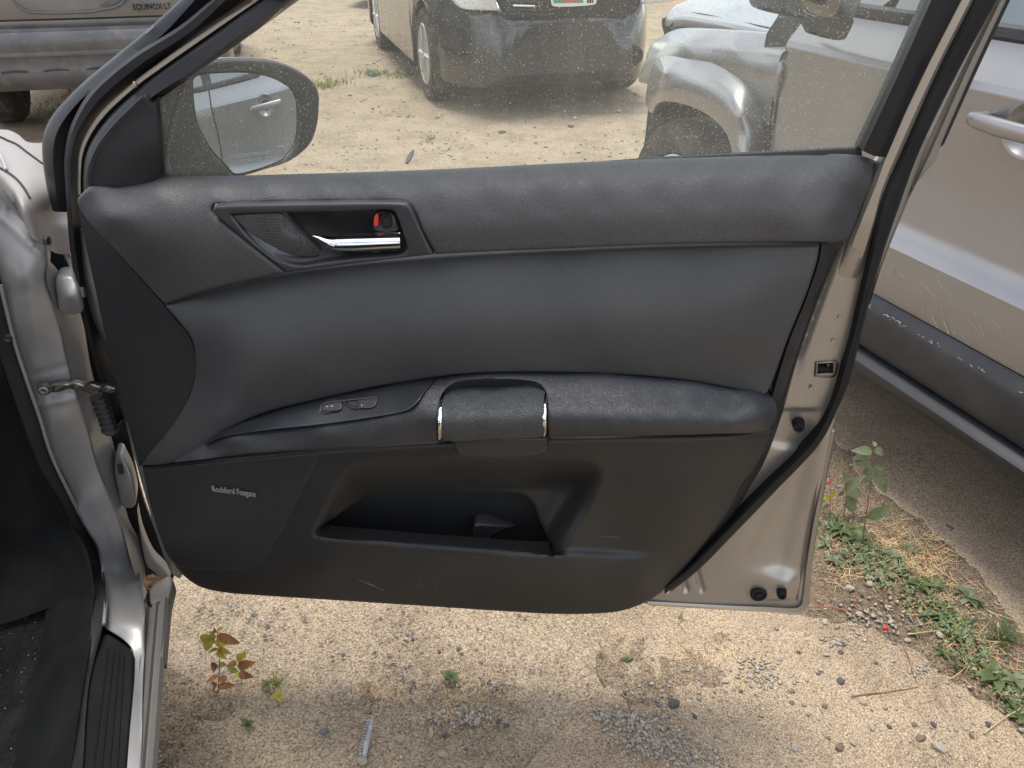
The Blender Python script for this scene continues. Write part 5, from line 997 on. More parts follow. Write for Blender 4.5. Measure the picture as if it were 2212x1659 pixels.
def swheel(c, nm='tyre'):
    t = lathe(nm, [(.2, -.22), (.325, -.22), (.345, -.19), (.345, -.03), (.325, 0), (.235, .0), (.225, -.02), (.19, -.05)], c, PO, M['tyre'], suv, 48)
    rm = lathe('rim', [(.228, -.004), (.220, .002), (.212, -.01), (.20, -.06), (.05, -.07)], c, PO, M['rim'], suv, 40)
    for k in range(5):
        th = 2 * math.pi * k / 5 + .3; dv = PF * math.cos(th) + np.array([0, 0, math.sin(th)])
        tube('spoke', [c - PO * .015 + dv * .03, c - PO * .008 + dv * .215], [.04, .03], M['rim'], rm, 6)
swheel(wc); swheel(W_(-1.25, -.03, .345))
pad('hood', [(1438, 34), (1446, 22), (1460, 8), (1484, -2), (1500, -14, 'c'), (1748, -14, 'c'), (1721, 33, 'c'), (1693, 75, 'c'), (1602, 57), (1530, 43), (1481, 36)], Field([(1440, 34, Sp(-.22)), (1481, 36, Sp(-.18)), (1602, 57, Sp(-.15)), (1693, 75, Sp(-.13)), (1721, 33, Sp(-.30)), (1748, -14, Sp(-.62)), (1600, 10, Sp(-.42)), (1500, -14, Sp(-.62)), (1454, 10, Sp(-.34)), (1620, -14, Sp(-.70))]), M['suv'], suv, (0, 0, -1), .02, rnd=5, rdep=.012, step=8)
pad('hood_gap', [(1430, 40, 'c'), (1480, 26), (1600, 46), (1700, 66), (1745, 72, 'c'), (1740, 90, 'c'), (1640, 80), (1560, 74), (1440, 78, 'c')], Field([(1430, 40, Sp(-.26)), (1600, 50, Sp(-.20)), (1745, 72, Sp(-.15)), (1740, 90, Sp(-.13)), (1440, 78, Sp(-.24)), (1560, 74, Sp(-.18))]), M['black'], suv, (0, 0, -1), .02, step=12)
pad('inner_fender_bracket', [(1448, 50), (1470, 42), (1500, 39), (1530, 42), (1518, 50), (1490, 55), (1460, 60)], Sp(-.19), M['bumper'], suv, (0, 0, -1), .01, rnd=3, rdep=.006, step=6)
pad('windshield_cowl', [(1719, 32, 'c'), (1728, 32), (1745, 34, 'c'), (1722, 70), (1712, 78), (1691, 76, 'c')], Field([(1719, 32, Sp(-.28)), (1745, 34, Sp(-.22)), (1712, 78, Sp(-.11)), (1691, 76, Sp(-.14))]), M['clad'], suv, (0, 0, -1), .02, rnd=3, rdep=.004, step=5)
pad('cowl_corner', [(1742, 38, 'c'), (1757, 40, 'c'), (1744, 74), (1736, 80, 'c'), (1716, 74, 'c'), (1732, 50)], Field([(1742, 38, Sp(-.20)), (1757, 40, Sp(-.13)), (1736, 80, Sp(-.08)), (1716, 74, Sp(-.12))]), M['suv'], suv, (0, 0, -1), .02, rnd=3, rdep=.004, step=5)
# its black mirror
pad('side_mirror', [(1701, -14, 'c'), (1701, 6), (1703, 18), (1709, 27), (1721, 33), (1741, 39), (1770, 46), (1802, 52), (1822, 54), (1840, 50), (1852, 36), (1862, 14), (1868, -14, 'c')], Field([(1701, -14, Sp(.09)), (1702, 15, Sp(.10)), (1720, 33, Sp(.12)), (1800, 50, Sp(.15)), (1850, 36, Sp(.13)), (1868, -14, Sp(.10)), (1780, 0, Sp(.17))]), M['clad'], suv, PF, .14, rnd=8, rdep=.02, step=7)
pad('mirror_face', [(1737, -14, 'c'), (1738, 14), (1744, 26), (1760, 34), (1790, 38), (1806, 34), (1814, 18), (1818, -14, 'c')], Field([(1737, -14, Sp(.170)), (1744, 26, Sp(.165)), (1806, 34, Sp(.180)), (1818, -14, Sp(.183)), (1780, 10, Sp(.182))]), M['glassdark'], suv, PF, .01, rnd=3, rdep=.004, step=7)
pad('mirror_foot', [(1742, 34, 'c'), (1752, 52), (1762, 60), (1768, 74), (1790, 82), (1812, 88), (1828, 86), (1836, 74), (1843, 60), (1850, 42, 'c'), (1800, 40)], Field([(1742, 34, Sp(.06)), (1765, 66, Sp(-.01)), (1812, 88, Sp(-.02)), (1840, 70, Sp(.02)), (1850, 42, Sp(.08)), (1800, 45, Sp(.08))]), M['clad'], suv, PF, .04, rnd=5, rdep=.012, step=6)
#PART4

# ------------------------------------------------------------------ ground
_lat = np.random.RandomState(3).rand(256, 256)
def vnoise(x, y):
    xi = np.floor(x).astype(int); yi = np.floor(y).astype(int); fx = x - xi; fy = y - yi; fx = fx * fx * (3 - 2 * fx); fy = fy * fy * (3 - 2 * fy)
    g = lambda a, b: _lat[a % 256, b % 256]
    return (g(xi, yi) * (1 - fx) + g(xi + 1, yi) * fx) * (1 - fy) + (g(xi, yi + 1) * (1 - fx) + g(xi + 1, yi + 1) * fx) * fy
def hgt(x, y):
    return .010 * (vnoise(x * 3, y * 3) - .5) + .006 * (vnoise(x * 11, y * 11) - .5) + .0035 * (vnoise(x * 37, y * 37) - .5) + .002 * (vnoise(x * 90 + 7, y * 90) - .5)
def axisgrid(c0, c1, fine, far):
    a = list(np.arange(c0, c1, fine)); s = fine; v = a[-1]
    while v < far: s *= 1.25; v += s; a.append(v)
    s = fine; v = a[0]
    while v > -far: s *= 1.25; v -= s; a.insert(0, v)
    return np.array(a)
gx = axisgrid(-.8, 1.3, .012, 400); gy = axisgrid(.7, 1.7, .012, 400)
X, Y = np.meshgrid(gx, gy); Zg = hgt(X, Y) * np.clip(2.2 / (1 + .15 * np.hypot(X, Y)), .3, 1) - .002
n1, n2 = X.shape; V = np.stack([X.ravel(), Y.ravel(), Zg.ravel()], 1)
idx = np.arange(n1 * n2).reshape(n1, n2); Fq = np.stack([idx[:-1, :-1].ravel(), idx[:-1, 1:].ravel(), idx[1:, 1:].ravel(), idx[1:, :-1].ravel()], 1)
tag(mesh_obj('ground', V, Fq, M['dirt'], sharp=0), kind='structure')
DN = np.array([0, 0, -1.0])
def gpad(name, outline, z, m, step=14, amp=1.0, rnd=6, rdep=.004, ostep=8, mix=0):
    f = Field(Zp(z))
    def rel(x, y):
        p = f.pts(np.stack([x, y], 1)); return hgt(p[:, 0], p[:, 1]) * amp + mix * (vnoise(p[:, 0] * 16, p[:, 1] * 16) + .8 * vnoise(p[:, 0] * 45, p[:, 1] * 45) + .5 * vnoise(p[:, 0] * 110, p[:, 1] * 110) - 1.15)
    # ragged edge
    O = catmull(outline, 14); k = np.arange(len(O)); O = O + np.stack([vnoise(k * .7, k * 0 + 3.3) - .5, vnoise(k * .7, k * 0 + 9.1) - .5], 1) * 14
    return tag(pad(name, [tuple(p) for p in O], f, m, None, DN, .03, rnd=rnd, rdep=rdep, step=step, relief=rel, ostep=ostep, sharp=60), kind='structure')
gpad('soil_strip', [(1700, 1180), (1760, 1000), (1800, 905), (1850, 960), (1960, 1060), (2100, 1180), (2200, 1300), (2300, 1430), (2330, 1700), (2150, 1560), (2040, 1480), (1960, 1430), (1850, 1390), (1740, 1360), (1690, 1300)], .004, M['soil'], 9, 1.3)
gpad('asphalt', [(1780, 700, 'c'), (1786, 880), (1797, 928), (1812, 965), (1850, 1010), (1905, 1062), (1990, 1125), (2060, 1185), (2112, 1240), (2160, 1305), (2215, 1385), (2320, 1520, 'c'), (3400, 1500, 'c'), (3400, 500, 'c'), (1800, 500, 'c')], .007, M['asphalt'], 26, .6)
slab = gpad('concrete_slab', [(1120, 1760, 'c'), (1150, 1640), (1230, 1560), (1290, 1500), (1330, 1450), (1300, 1400), (1330, 1330), (1420, 1270, 'c'), (1700, 1270, 'c'), (1745, 1330), (1856, 1349), (1918, 1381), (2000, 1414), (2024, 1446), (2082, 1480), (2136, 1516), (2212, 1586), (2330, 1690), (2400, 1760, 'c')], .008, M['slab'], 8, .9)

gpad('soil_patch', [(1300, 1400), (1380, 1365), (1470, 1372), (1560, 1360), (1630, 1390), (1625, 1440), (1570, 1490), (1480, 1500), (1400, 1530), (1330, 1500), (1290, 1450)], .0084, M['soil2'], 4, .9, rnd=30, rdep=.004, mix=.005)
gpad('soil_patch', [(330, 1440), (390, 1450), (440, 1480), (520, 1500), (500, 1540), (430, 1560), (400, 1620), (360, 1680), (300, 1690)], .0012, M['soil2'], 5, 1.0, rnd=30, rdep=.004, mix=.006)
def gz(x, y): return hgt(x, y)
def at_ground(px, py, z=.004):
    return hit(px, py, Zp(z))
# gravel: thousands of chips, one mesh
octv = np.array([(1, 0, 0), (0, 1, 0), (-1, 0, 0), (0, -1, 0), (0, 0, 1), (0, 0, -1), (.6, .6, .5), (-.6, -.6, .45)]) 
octf = np.array([(0, 6, 4), (6, 1, 4), (0, 1, 6), (1, 2, 4), (2, 7, 4), (7, 3, 4), (2, 3, 7), (3, 0, 4), (1, 0, 5), (2, 1, 5), (3, 2, 5), (0, 3, 5)])
def chips(name, P, S, m, label=None):
    n = len(P); rs = np.random.RandomState(len(name) + n)
    v = octv[None] * (1 + .35 * (rs.rand(n, 8, 3) - .5)); th = rs.rand(n) * 6.283; c, s = np.cos(th), np.sin(th)
    ax = np.stack([1 + .5 * rs.rand(n), .6 + .5 * rs.rand(n), .45 + .4 * rs.rand(n)], 1); v = v * ax[:, None]
    x = v[..., 0] * c[:, None] - v[..., 1] * s[:, None]; y = v[..., 0] * s[:, None] + v[..., 1] * c[:, None]
    V = np.stack([x, y, v[..., 2]], 2) * S[:, None, None] + P[:, None]
    V = V.reshape(-1, 3); Fc = (octf[None] + (np.arange(n) * 8)[:, None, None]).reshape(-1, 3)
    me = bpy.data.meshes.new(name); me.vertices.add(len(V)); me.vertices.foreach_set('co', V.ravel()); me.loops.add(len(Fc) * 3); me.loops.foreach_set('vertex_index', Fc.ravel())
    me.polygons.add(len(Fc)); me.polygons.foreach_set('loop_start', np.arange(len(Fc)) * 3); me.update(calc_edges=True); me.materials.append(m)
    o = bpy.data.objects.new(name, me); COL.objects.link(o); return tag(o, label, None, None, 'stuff')
rs = np.random.RandomState(11); P = []; S = []
def scatter(n, box, smin, smax, dens=None, z0=.002, pw=2.6):
    x = rs.uniform(box[0], box[1], n); y = rs.uniform(box[2], box[3], n)
    if dens is not None: k = rs.rand(n) < dens(x, y); x, y = x[k], y[k]
    s = smin + (smax - smin) * rs.rand(len(x)) ** pw
    P.append(np.stack([x, y, hgt(x, y) + z0 + s * .1], 1)); S.append(s)
patch = lambda x, y: np.clip((vnoise(x * 5 + 4, y * 5) - .35) * 2.2, .12, 1) * np.clip((vnoise(x * 19 + 4, y * 19) - .2) * 1.6, .2, 1)
scatter(52000, (-.75, 1.35, .72, 1.6), .0007, .0030, patch, .004, 2.2)
scatter(5000, (-.75, 1.35, .72, 1.6), .0018, .0052, patch, .005)
scatter(9000, (-.9, 1.6, 1.6, 2.6), .0012, .0055, patch, .004)
scatter(12000, (-2.8, 1.2, 2.3, 5.5), .0025, .012, patch, .002, 3.5)
scatter(9000, (-6, 1.6, 5.5, 12), .004, .02, patch, .000, 3.5)
def cluster(px, py, sx, sy, n, smin, smax):
    n = int(n * .5)
    q = np.stack([rs.normal(px, sx, n), rs.normal(py, sy, n)], 1); w_ = Field(Zp(.008)).pts(q); s = smin + (smax - smin) * rs.rand(n) ** 1.6
    P.append(np.stack([w_[:, 0], w_[:, 1], hgt(w_[:, 0], w_[:, 1]) + .009 + s * .2], 1)); S.append(s)
chips('gravel', np.concatenate(P), np.concatenate(S), M['pebble'])
P = []; S = []
for c_ in [(1360, 1560, 42, 16, 500, .0018, .0050), (1420, 1600, 45, 18, 520, .0018, .0052), (1500, 1640, 40, 14, 300, .0018, .005), (1300, 1540, 20, 10, 120, .0018, .0045), (1640, 1440, 22, 14, 130, .0018, .005), (1660, 1470, 14, 12, 90, .0018, .005), (1800, 1388, 14, 8, 70, .0018, .005), (1985, 1434 + 20, 10, 6, 60, .0018, .0045),
           (960, 1548, 30, 12, 110, .002, .006), (1030, 1545, 30, 12, 130, .002, .006), (1080, 1480, 22, 10, 90, .002, .0055), (740, 1500, 25, 12, 60, .002, .0055), (1150, 1440, 60, 10, 90, .0015, .004), (560, 1330, 60, 20, 150, .002, .0055), (880, 1440, 60, 30, 90, .0015, .005), (1900, 1330, 60, 25, 300, .0018, .0055), (1560, 1520, 120, 60, 260, .0014, .0048), (2080, 1560, 90, 60, 160, .0014, .0045)]: cluster(*c_)
mc, ntc, bc = mat('grey_chip'); gg = N(ntc, 'ShaderNodeNewGeometry'); cc_ = ramp(ntc, gg.outputs['Random Per Island'], [(0, (.26, .24, .22)), (.3, (.42, .36, .28)), (.55, (.17, .165, .17)), (.65, (.48, .42, .34)), (.85, (.34, .30, .25)), (1, (.30, .28, .25))]); ntc.links.new(cc_, bc.inputs['Base Color']); bc.inputs['Roughness'].default_value = .8
chips('loose_chips', np.concatenate(P), np.concatenate(S), mc)

# single stones
import bmesh
SM = []
for k in range(5):
    bm = bmesh.new(); bmesh.ops.create_icosphere(bm, subdivisions=2, radius=1)
    rk = random.Random(k)
    pl_ = [(Vector((rk.uniform(-1, 1), rk.uniform(-1, 1), rk.uniform(-1, 1))).normalized(), rk.uniform(.55, .85)) for _ in range(9)]
    for v in bm.verts:
        for nn, d in pl_:
            e = v.co.dot(nn) - d
            if e > 0: v.co -= nn * e * .9
        v.co += Vector((rk.uniform(-1, 1), rk.uniform(-1, 1), rk.uniform(-1, 1))) * .03
        v.co.z *= .6
    me = bpy.data.meshes.new('stone'); bm.to_mesh(me); bm.free(); me.shade_smooth(); me.set_sharp_from_angle(angle=R(25)); SM.append(me)
SMv = {}; STN = []
def stone(px, py, r, kind, label, group='loose stones on the ground'):
    k = random.randrange(5); key = (k, kind)
    if key not in SMv: m2 = SM[k].copy(); m2.materials.append(M[kind]); SMv[key] = m2
    o = bpy.data.objects.new('stone', SMv[key]); COL.objects.link(o); p = at_ground(px, py, .010); s = r * np.linalg.norm(p - CAM) / FPX
    STN.append((o, kind, p)); o.location = (p[0], p[1], hgt(p[0], p[1]) + .008 + s * .25); o.scale = (s, s * random.uniform(.7, .95), s * random.uniform(.7, 1)); o.rotation_euler = (random.uniform(-.3, .3), random.uniform(-.3, .3), random.uniform(0, 6.3))
    tag(o, label, 'stone', group)
PL, DK, BR = 'small pale stone lying loose on the tan gravelly ground', 'small dark grey stone lying loose on the tan gravelly ground', 'small brown stone lying loose on the tan gravelly ground'
for x, y, r in [(842, 1407, 6), (1240, 1540, 6), (1785, 1415, 8), (1800, 1390, 6), (1863, 1518, 9), (2031, 1372, 8), (1680, 1423, 8), (1660, 1430, 6), (1030, 1559, 10), (927, 1548, 7), (894, 1556, 7), (911, 1562, 6), (880, 1548, 5), (782, 1640, 13), (863, 1593, 12), (955, 1628, 9), (480, 1449, 7), (413, 1433, 5), (1784, 1345, 8), (1857, 1329, 9), (1925, 1342, 7), (1929, 1430, 6), (1960, 1385, 7), (1842, 1605, 8), (1886, 1573, 7), (2207, 1575, 6), (1565, 1473, 8), (1620, 1463, 8), (1514, 1446, 7), (1430, 1495, 5), (1290, 1553, 6), (1835, 1270, 10), (1880, 1260, 9), (2060, 1372, 6), (2000, 1430, 5), (470, 1425, 6), (690, 1382, 6)]:
    stone(x + random.uniform(-1, 1), y, r, 'st_pale', PL, 'pale stones lying on the ground')
for x, y, r in [(1136 + 680, 1410, 6), (1820, 1393, 6), (1076, 1556, 8), (1095, 1565, 7), (741, 1413, 5), (717, 1416, 5), (810, 1407, 5), (800, 1538, 5), (699, 1578, 6), (960, 1588, 7), (1006, 1618, 5), (1815, 1611, 8), (2017, 1566, 7), (1921, 1571, 6), (1891, 1433, 5), (1600, 1495, 5), (1500, 1550, 6), (1420, 1520, 6), (1350, 1500, 5), (2135, 1564, 7), (1815, 1472, 5), (1725, 1410, 5)]:
    stone(x, y, r, 'st_dark', DK, 'dark stones lying on the ground')
for x, y, r in [(572, 1370, 6), (1990, 1665 - 70, 11), (1975, 1566, 6), (1710, 1494, 7), (1780, 1527, 7), (1710, 1520, 6), (2100, 1590, 7), (1340, 1460, 6), (1270, 1480, 5), (893, 1470, 6), (1210, 1500, 5), (1790, 1595, 5)]:
    stone(x, y, r, 'st_brown', BR, 'brown stones lying on the ground')
stone(1814, 1617, 12, 'st_brown', 'largest reddish brown stone on the slab near the lower right'); stone(1816, 1473, 9, 'st_dark', 'dark stone beside the crushed black chips on the slab')
stone(1455, 1562 - 40, 14, 'st_dark', 'smooth dark grey stone in the patch of dry stalks')
stone(2029, 1615, 15, 'st_pale', 'big whitish stone on the concrete slab near the bottom edge')
stone(1718, 1614, 10, 'st_pale', 'whitish angular stone near the small twig on the slab')

LMK = [(790, 1592, 'the grey plastic strip'), (470, 1490, 'the yellow seedling'), (596, 1478, 'the grass tuft'), (975, 1466, 'the lone green rosette'), (1455, 1522, 'the smooth dark stone'), (1910, 1495, 'the long brown twig'), (1688, 1300, 'the door bottom corner'), (1800, 1388, 'the crushed black chips'), (2024, 1325, 'the large clean rosette'), (1380, 1580, 'the big gravel heap'), (2190, 1600, 'the lower right corner'), (1660, 1445, 'the small dark chip heap'), (1200, 1320, 'the trim bottom edge'), (2060, 1375, 'the ferny weeds')]
LMP = [(at_ground(x, y), nm) for x, y, nm in LMK]; grp = {}
ORD = ['closest', 'second closest', 'third closest', 'fourth closest', 'fifth closest', 'sixth closest', 'seventh closest', 'eighth closest', 'ninth closest', 'tenth closest', 'eleventh closest', 'twelfth closest']
for o, kind, p in STN:
    if o['label'] not in (PL, DK, BR): continue
    d, nm = min((float(np.linalg.norm(q - p)), nm) for q, nm in LMP); grp.setdefault((kind, nm), []).append((d, o.name, o))
for (kind, nm), L in grp.items():
    for i, (d, _, o) in enumerate(sorted(L)): o['label'] = '%s stone lying on the ground, %s to %s' % ({'st_pale': 'small pale', 'st_dark': 'small dark grey', 'st_brown': 'small brown'}[kind], ORD[min(i, 11)], nm)

# ------------------------------------------------------------------ plants
def leaf_mesh(base, d, up, L, Wd, curl, name, m, parent, fold=.25):
    d = d / np.linalg.norm(d); s = np.cross(d, up); s /= np.linalg.norm(s) + 1e-9; u = np.cross(s, d)
    V = []; Fc = []; n = 6
    for i in range(n + 1):
        t = i / n; wv = Wd * (math.sin(math.pi * t ** .75) ** .8 if 0 < t < 1 else 0) + (.0004 if i in (0, n) else 0)
        c = base + d * L * t + u * (curl * L * (t - t * t * 2.0)) 
        e = u * fold * wv + u * random.uniform(-.05, .05) * wv
        V += [c - s * wv + e, c, c + s * wv + e]
    for i in range(n): a = i * 3; Fc += [(a, a + 1, a + 4, a + 3), (a + 1, a + 2, a + 5, a + 4)]
    return mesh_obj(name, V, Fc, m, parent, sharp=0)
def gpt(px, py): p = at_ground(px, py, .006); p[2] = hgt(p[0], p[1]) + .004; return p
def scale_at(p): return np.linalg.norm(p - CAM) / FPX
UPV = np.array([0, 0, 1.0])
def rosette(px, py, rpx, n, m, label, lift=.5, wd=.22, name='weed', group=None):
    b = gpt(px, py); e = empty(name, b, label, 'plant', group); s = scale_at(b) * rpx * 1.05; a0 = random.uniform(0, 6)
    n = int(n * 2.0)
    for k in range(n):
        a = a0 + 6.283 * k / n * 2.4 + random.uniform(-.3, .3); L = s * random.uniform(.45, 1.05); el_ = random.uniform(lift * .5, lift * 1.5)
        d = np.array([math.cos(a) * math.cos(el_), math.sin(a) * math.cos(el_), math.sin(el_)]); leaf_mesh(b + np.array([0, 0, .004]), d, UPV, L, L * wd, .35, 'leaf', M[m], e)
    return e
def stemmed(px, py, tx, ty, leaves, m, stem_m, label, rad=.0014, name='weed', group=None, lean=0.0, wd=.21):
    b = gpt(px, py); e = empty(name, b, label, 'plant', group)
    pl_ = plane((0, 1, 0), b[1] - lean); top = hit(tx, ty, pl_)
    pts = [b * (1 - t) + top * t + np.array([math.sin(t * 3) * .004, 0, 0]) for t in np.linspace(0, 1, 8)]
    st = tube('stem', pts, np.linspace(rad, rad * .5, 8), M[stem_m], e, 6)
    for (x0, y0, x1, y1, *mm) in leaves:
        p0 = hit(x0, y0, pl_); p1 = hit(x1, y1, plane((0, 1, 0), b[1] - lean + random.uniform(-.025, .025))); L = np.linalg.norm(p1 - p0)
        leaf_mesh(p0, p1 - p0, np.array([random.uniform(-.3, .3), -.75, .8]), L, L * wd, random.uniform(.05, .3), 'leaf', M[mm[0] if mm else m], e)
    return e
stemmed(1862, 1174, 1886, 962, [(1884, 975, 1845, 972), (1882, 980, 1843, 990), (1886, 972, 1918, 979), (1884, 985, 1897, 970), (1888, 965, 1890, 950), (1883, 1005, 1858, 1000), (1880, 1008, 1862, 1030), (1881, 1003, 1876, 1048), (1884, 1000, 1917, 1022, 'leaf'), (1879, 1025, 1868, 1050), (1886, 1030, 1926, 1066), (1872, 1120, 1928, 1094, 'leaf'), (1874, 1115, 1850, 1130)], 'leafpale', 'twig',
        'tallest upright weed with pale leaves beside the rear corner of the open door', .0016)
stemmed(1822, 1120, 1826, 1036, [(1824, 1050, 1805, 1046), (1824, 1055, 1862, 1032), (1824, 1060, 1870, 1068), (1823, 1075, 1860, 1085), (1824, 1040, 1827, 1026), (1823, 1060, 1810, 1074), (1822, 1090, 1856, 1098)], 'leafpale', 'twig', 'shorter pale leaved weed left of the tallest weed', .0014)
stemmed(1792, 1110, 1790, 1018, [(1791, 1080, 1776, 1070, 'leafyellow'), (1791, 1075, 1805, 1062, 'leafyellow'), (1790, 1040, 1782, 1028, 'redstem'), (1790, 1045, 1800, 1034, 'redstem'), (1791, 1090, 1778, 1100, 'leaf')], 'leaf', 'redstem', 'small red stemmed weed against the rear edge of the open door', .001)
stemmed(470, 1494, 468, 1362, [(466, 1376, 420, 1400, 'leafyellow'), (468, 1376, 440, 1372, 'leafyellow'), (468, 1378, 498, 1402, 'leafyellow'), (468, 1372, 492, 1384, 'leafyellow'), (468, 1384, 440, 1392, 'leafyellow'), (469, 1372, 516, 1390, 'leafdead'), (468, 1364, 484, 1352, 'leafyellow'), (468, 1366, 456, 1358, 'leafdead'), (470, 1400, 450, 1409, 'grassblade'), (470, 1402, 494, 1410, 'leafyellow'), (470, 1405, 482, 1420, 'leafyellow'), (470, 1436, 452, 1446, 'leafdead'), (470, 1440, 486, 1434, 'grassblade'), (470, 1458, 446, 1474, 'leafdead'), (470, 1470, 496, 1462, 'leafdead'), (470, 1478, 452, 1486, 'leafdead'), (470, 1482, 508, 1480, 'leafdead')], 'leafyellow', 'twig', 'yellow leaved seedling growing next to the car sill', .0011, wd=.19)
stemmed(520, 1476, 511, 1415, [(511, 1425, 530, 1412, 'leafyellow'), (512, 1430, 490, 1440, 'leafdead'), (513, 1440, 546, 1432, 'leafdead'), (515, 1450, 486, 1444, 'grassblade'), (516, 1455, 540, 1462, 'leafdead'), (518, 1462, 505, 1450, 'leafyellow')], 'leafyellow', 'twig', 'small withering brown and yellow seedling right of the yellow leaved one', .0010)
for a in [(1850, 1165, 34, 9, 'leaf', 'green leafy weed clump at the foot of the tallest weed', .5, .28), (1815, 1145, 30, 8, 'leaf', 'green weed clump beside the door corner, below the shorter weed'), (1784, 1172, 24, 6, 'leafpale', 'pale weed touching the rear edge of the door'), (1803, 1212, 22, 8, 'leafpale', 'small pale rosette below the clump beside the door corner'), (1885, 1190, 26, 7, 'leafpale', 'pale leaved weed right of the tallest stem'),
          (1926, 1206, 26, 7, 'leafpale', 'pale weed in the middle of the dry straw'), (1965, 1190, 24, 5, 'leafpale', 'pale upright weed at the right end of the straw'), (1900, 1248, 20, 6, 'leafpale', 'low pale weed below the straw'), (1950, 1235, 18, 6, 'leaf', 'low green weed between the straw and the big rosette'), (1985, 1268, 26, 8, 'leaf', 'spreading green weed with a yellowed leaf next to the concrete edge'), (2018, 1270, 26, 7, 'leaf', 'broad leaved weed right of the yellowed one'), (2089, 1295, 30, 8, 'leafpale', 'pale rosette standing apart near the grey pavement'),
          (2024, 1325, 34, 6, 'leaf', 'large clean green rosette at the corner of the concrete slab', .35, .34), (1978, 1372, 16, 5, 'leaf', 'small green weed left of the ferny weeds'), (2060, 1378, 22, 7, 'leaf', 'leafy green weed between the ferns'), (2035, 1412, 18, 6, 'leaf', 'three lobed green weed on the slab edge'), (2150, 1462, 40, 8, 'leaf', 'large dark green rosette on the slab edge at right', .4, .26), (2190, 1475, 28, 6, 'leafpale', 'weed with a pale yellow leaf at the right edge'), (2208, 1545, 32, 6, 'leaf', 'lowest green rosette, cut by the right picture edge', .4, .26),
          (2066, 1352, 16, 4, 'leafyellow', 'yellowish grass leaf weed beside the fern'), (536, 1566, 20, 4, 'leaf', 'tiny four leaved sprout in the gravel by the sill', .8, .34), (603, 1507, 14, 4, 'leafyellow', 'tiny yellow green sprout below the grass tuft', .5, .38), (975, 1466, 24, 7, 'leaf', 'small green rosette alone on the gravel in the middle', .6, .36), (1354, 1430, 14, 4, 'leaf', 'tiny green sprout in the brown patch under the door', .6, .34), (1298, 1418, 8, 3, 'leaf', 'tiniest green sprout left of the brown patch', .6, .34), (577, 1482, 14, 5, 'leaf', 'small green weed at the base of the grass tuft'), (1862, 1284, 10, 4, 'leafpale', 'tiny weed among the pebbles near the door corner')]:
    rosette(*a)
def ferny(px, py, rpx, n, label, m='leaffern'):
    b = gpt(px, py); e = empty('ferny_weed', b, label, 'plant', None); s = scale_at(b) * rpx; V = []; Fc = []
    for k in range(n):
        a = random.uniform(0, 6.283); el_ = random.uniform(.2, 1.2); d = np.array([math.cos(a) * math.cos(el_), math.sin(a) * math.cos(el_), math.sin(el_)]); L = s * random.uniform(.6, 1.1)
        sd_ = np.cross(d, UPV); sd_ /= np.linalg.norm(sd_)
        for i in range(14):
            t = (i + 2) / 16; c = b + d * L * t - UPV * L * .25 * t * t
            for sg in (-1, 1):
                q = c + (sg * sd_ * .8 + d * .6 + UPV * random.uniform(-.3, .3)) * L * .20 * (1.1 - t); k0 = len(V); wv = d * L * .016
                V += [c - wv, c + wv, q]; Fc.append((k0, k0 + 1, k0 + 2))
        k0 = len(V); V += [b - sd_ * .0005, b + sd_ * .0005, b + d * L - UPV * L * .25]; Fc.append((k0, k0 + 1, k0 + 2))
    mesh_obj('foliage', V, Fc, M[m], e, smooth=False); return e
ferny(2164, 1378, 58, 30, 'biggest feathery green weed near the right picture edge'); ferny(2068, 1440, 34, 20, 'feathery green weed hanging over the slab edge'); ferny(2060, 1375, 22, 12, 'small feathery weed left of the biggest one'); ferny(496, 1520, 16, 12, 'pale feathery sprout in the gravel near the sill', 'leafpale'); ferny(1806, 1232, 20, 12, 'feathery grey green weed close to the door hem', 'leafpale'); ferny(2100, 1345, 30, 14, 'thin feathery weed above the biggest one')
# grass tufts and straw
def blades(name, m, spec, kind=None, label=None, cat=None, parent=None):
    V = []; Fc = []
    for (px, py, sx, sy, n, Lm, flat) in spec:
        for k in range(n):
            b = gpt(random.gauss(px, sx), random.gauss(py, sy)); a = random.uniform(0, 6.283); L = Lm * random.uniform(.4, 1.2); w_ = random.uniform(.0005, .0012)
            el_ = random.uniform(.0, .25) if flat else random.uniform(.5, 1.4); d = np.array([math.cos(a) * math.cos(el_), math.sin(a) * math.cos(el_), math.sin(el_)]); sv = np.array([-math.sin(a), math.cos(a), 0.3]); sv /= np.linalg.norm(sv); bend = random.uniform(-.5, .5); k0 = len(V)
            for i in range(5):
                t = i / 4; c = b + d * L * t + sv * bend * L * .3 * t * t + UPV * ((.002 + random.uniform(0, .008) * (i == 0)) if flat else -L * .25 * t * t * abs(bend)); ww = w_ * (1 - t * .8)
                V += [c - sv * ww, c + sv * ww]
            for i in range(4): q = k0 + i * 2; Fc.append((q, q + 1, q + 3, q + 2))
    o = mesh_obj(name, V, Fc, M[m], parent, sharp=0)
    return tag(o, label, cat, None, kind)
blades('dry_grass', 'straw', [(1930, 1180, 45, 28, 260, .055, True), (1990, 1215, 35, 22, 190, .06, True), (1880, 1215, 40, 22, 110, .045, True), (1830, 1180, 30, 22, 60, .04, True), (2040, 1300, 40, 30, 90, .05, True), (2120, 1400, 35, 35, 110, .05, True), (2180, 1480, 30, 30, 60, .05, True), (1800, 1240, 20, 20, 30, .035, True), (964, 1530, 22, 18, 60, .03, True), (1050, 1470, 35, 14, 40, .035, True), (1500, 1430, 60, 28, 90, .03, True), (1600, 1400, 60, 20, 70, .03, True), (820, 1500, 35, 14, 50, .03, True), (570, 1480, 40, 18, 40, .025, True), (1450, 1345, 80, 10, 40, .03, True), (380, 1600, 20, 30, 30, .03, True)], 'stuff')
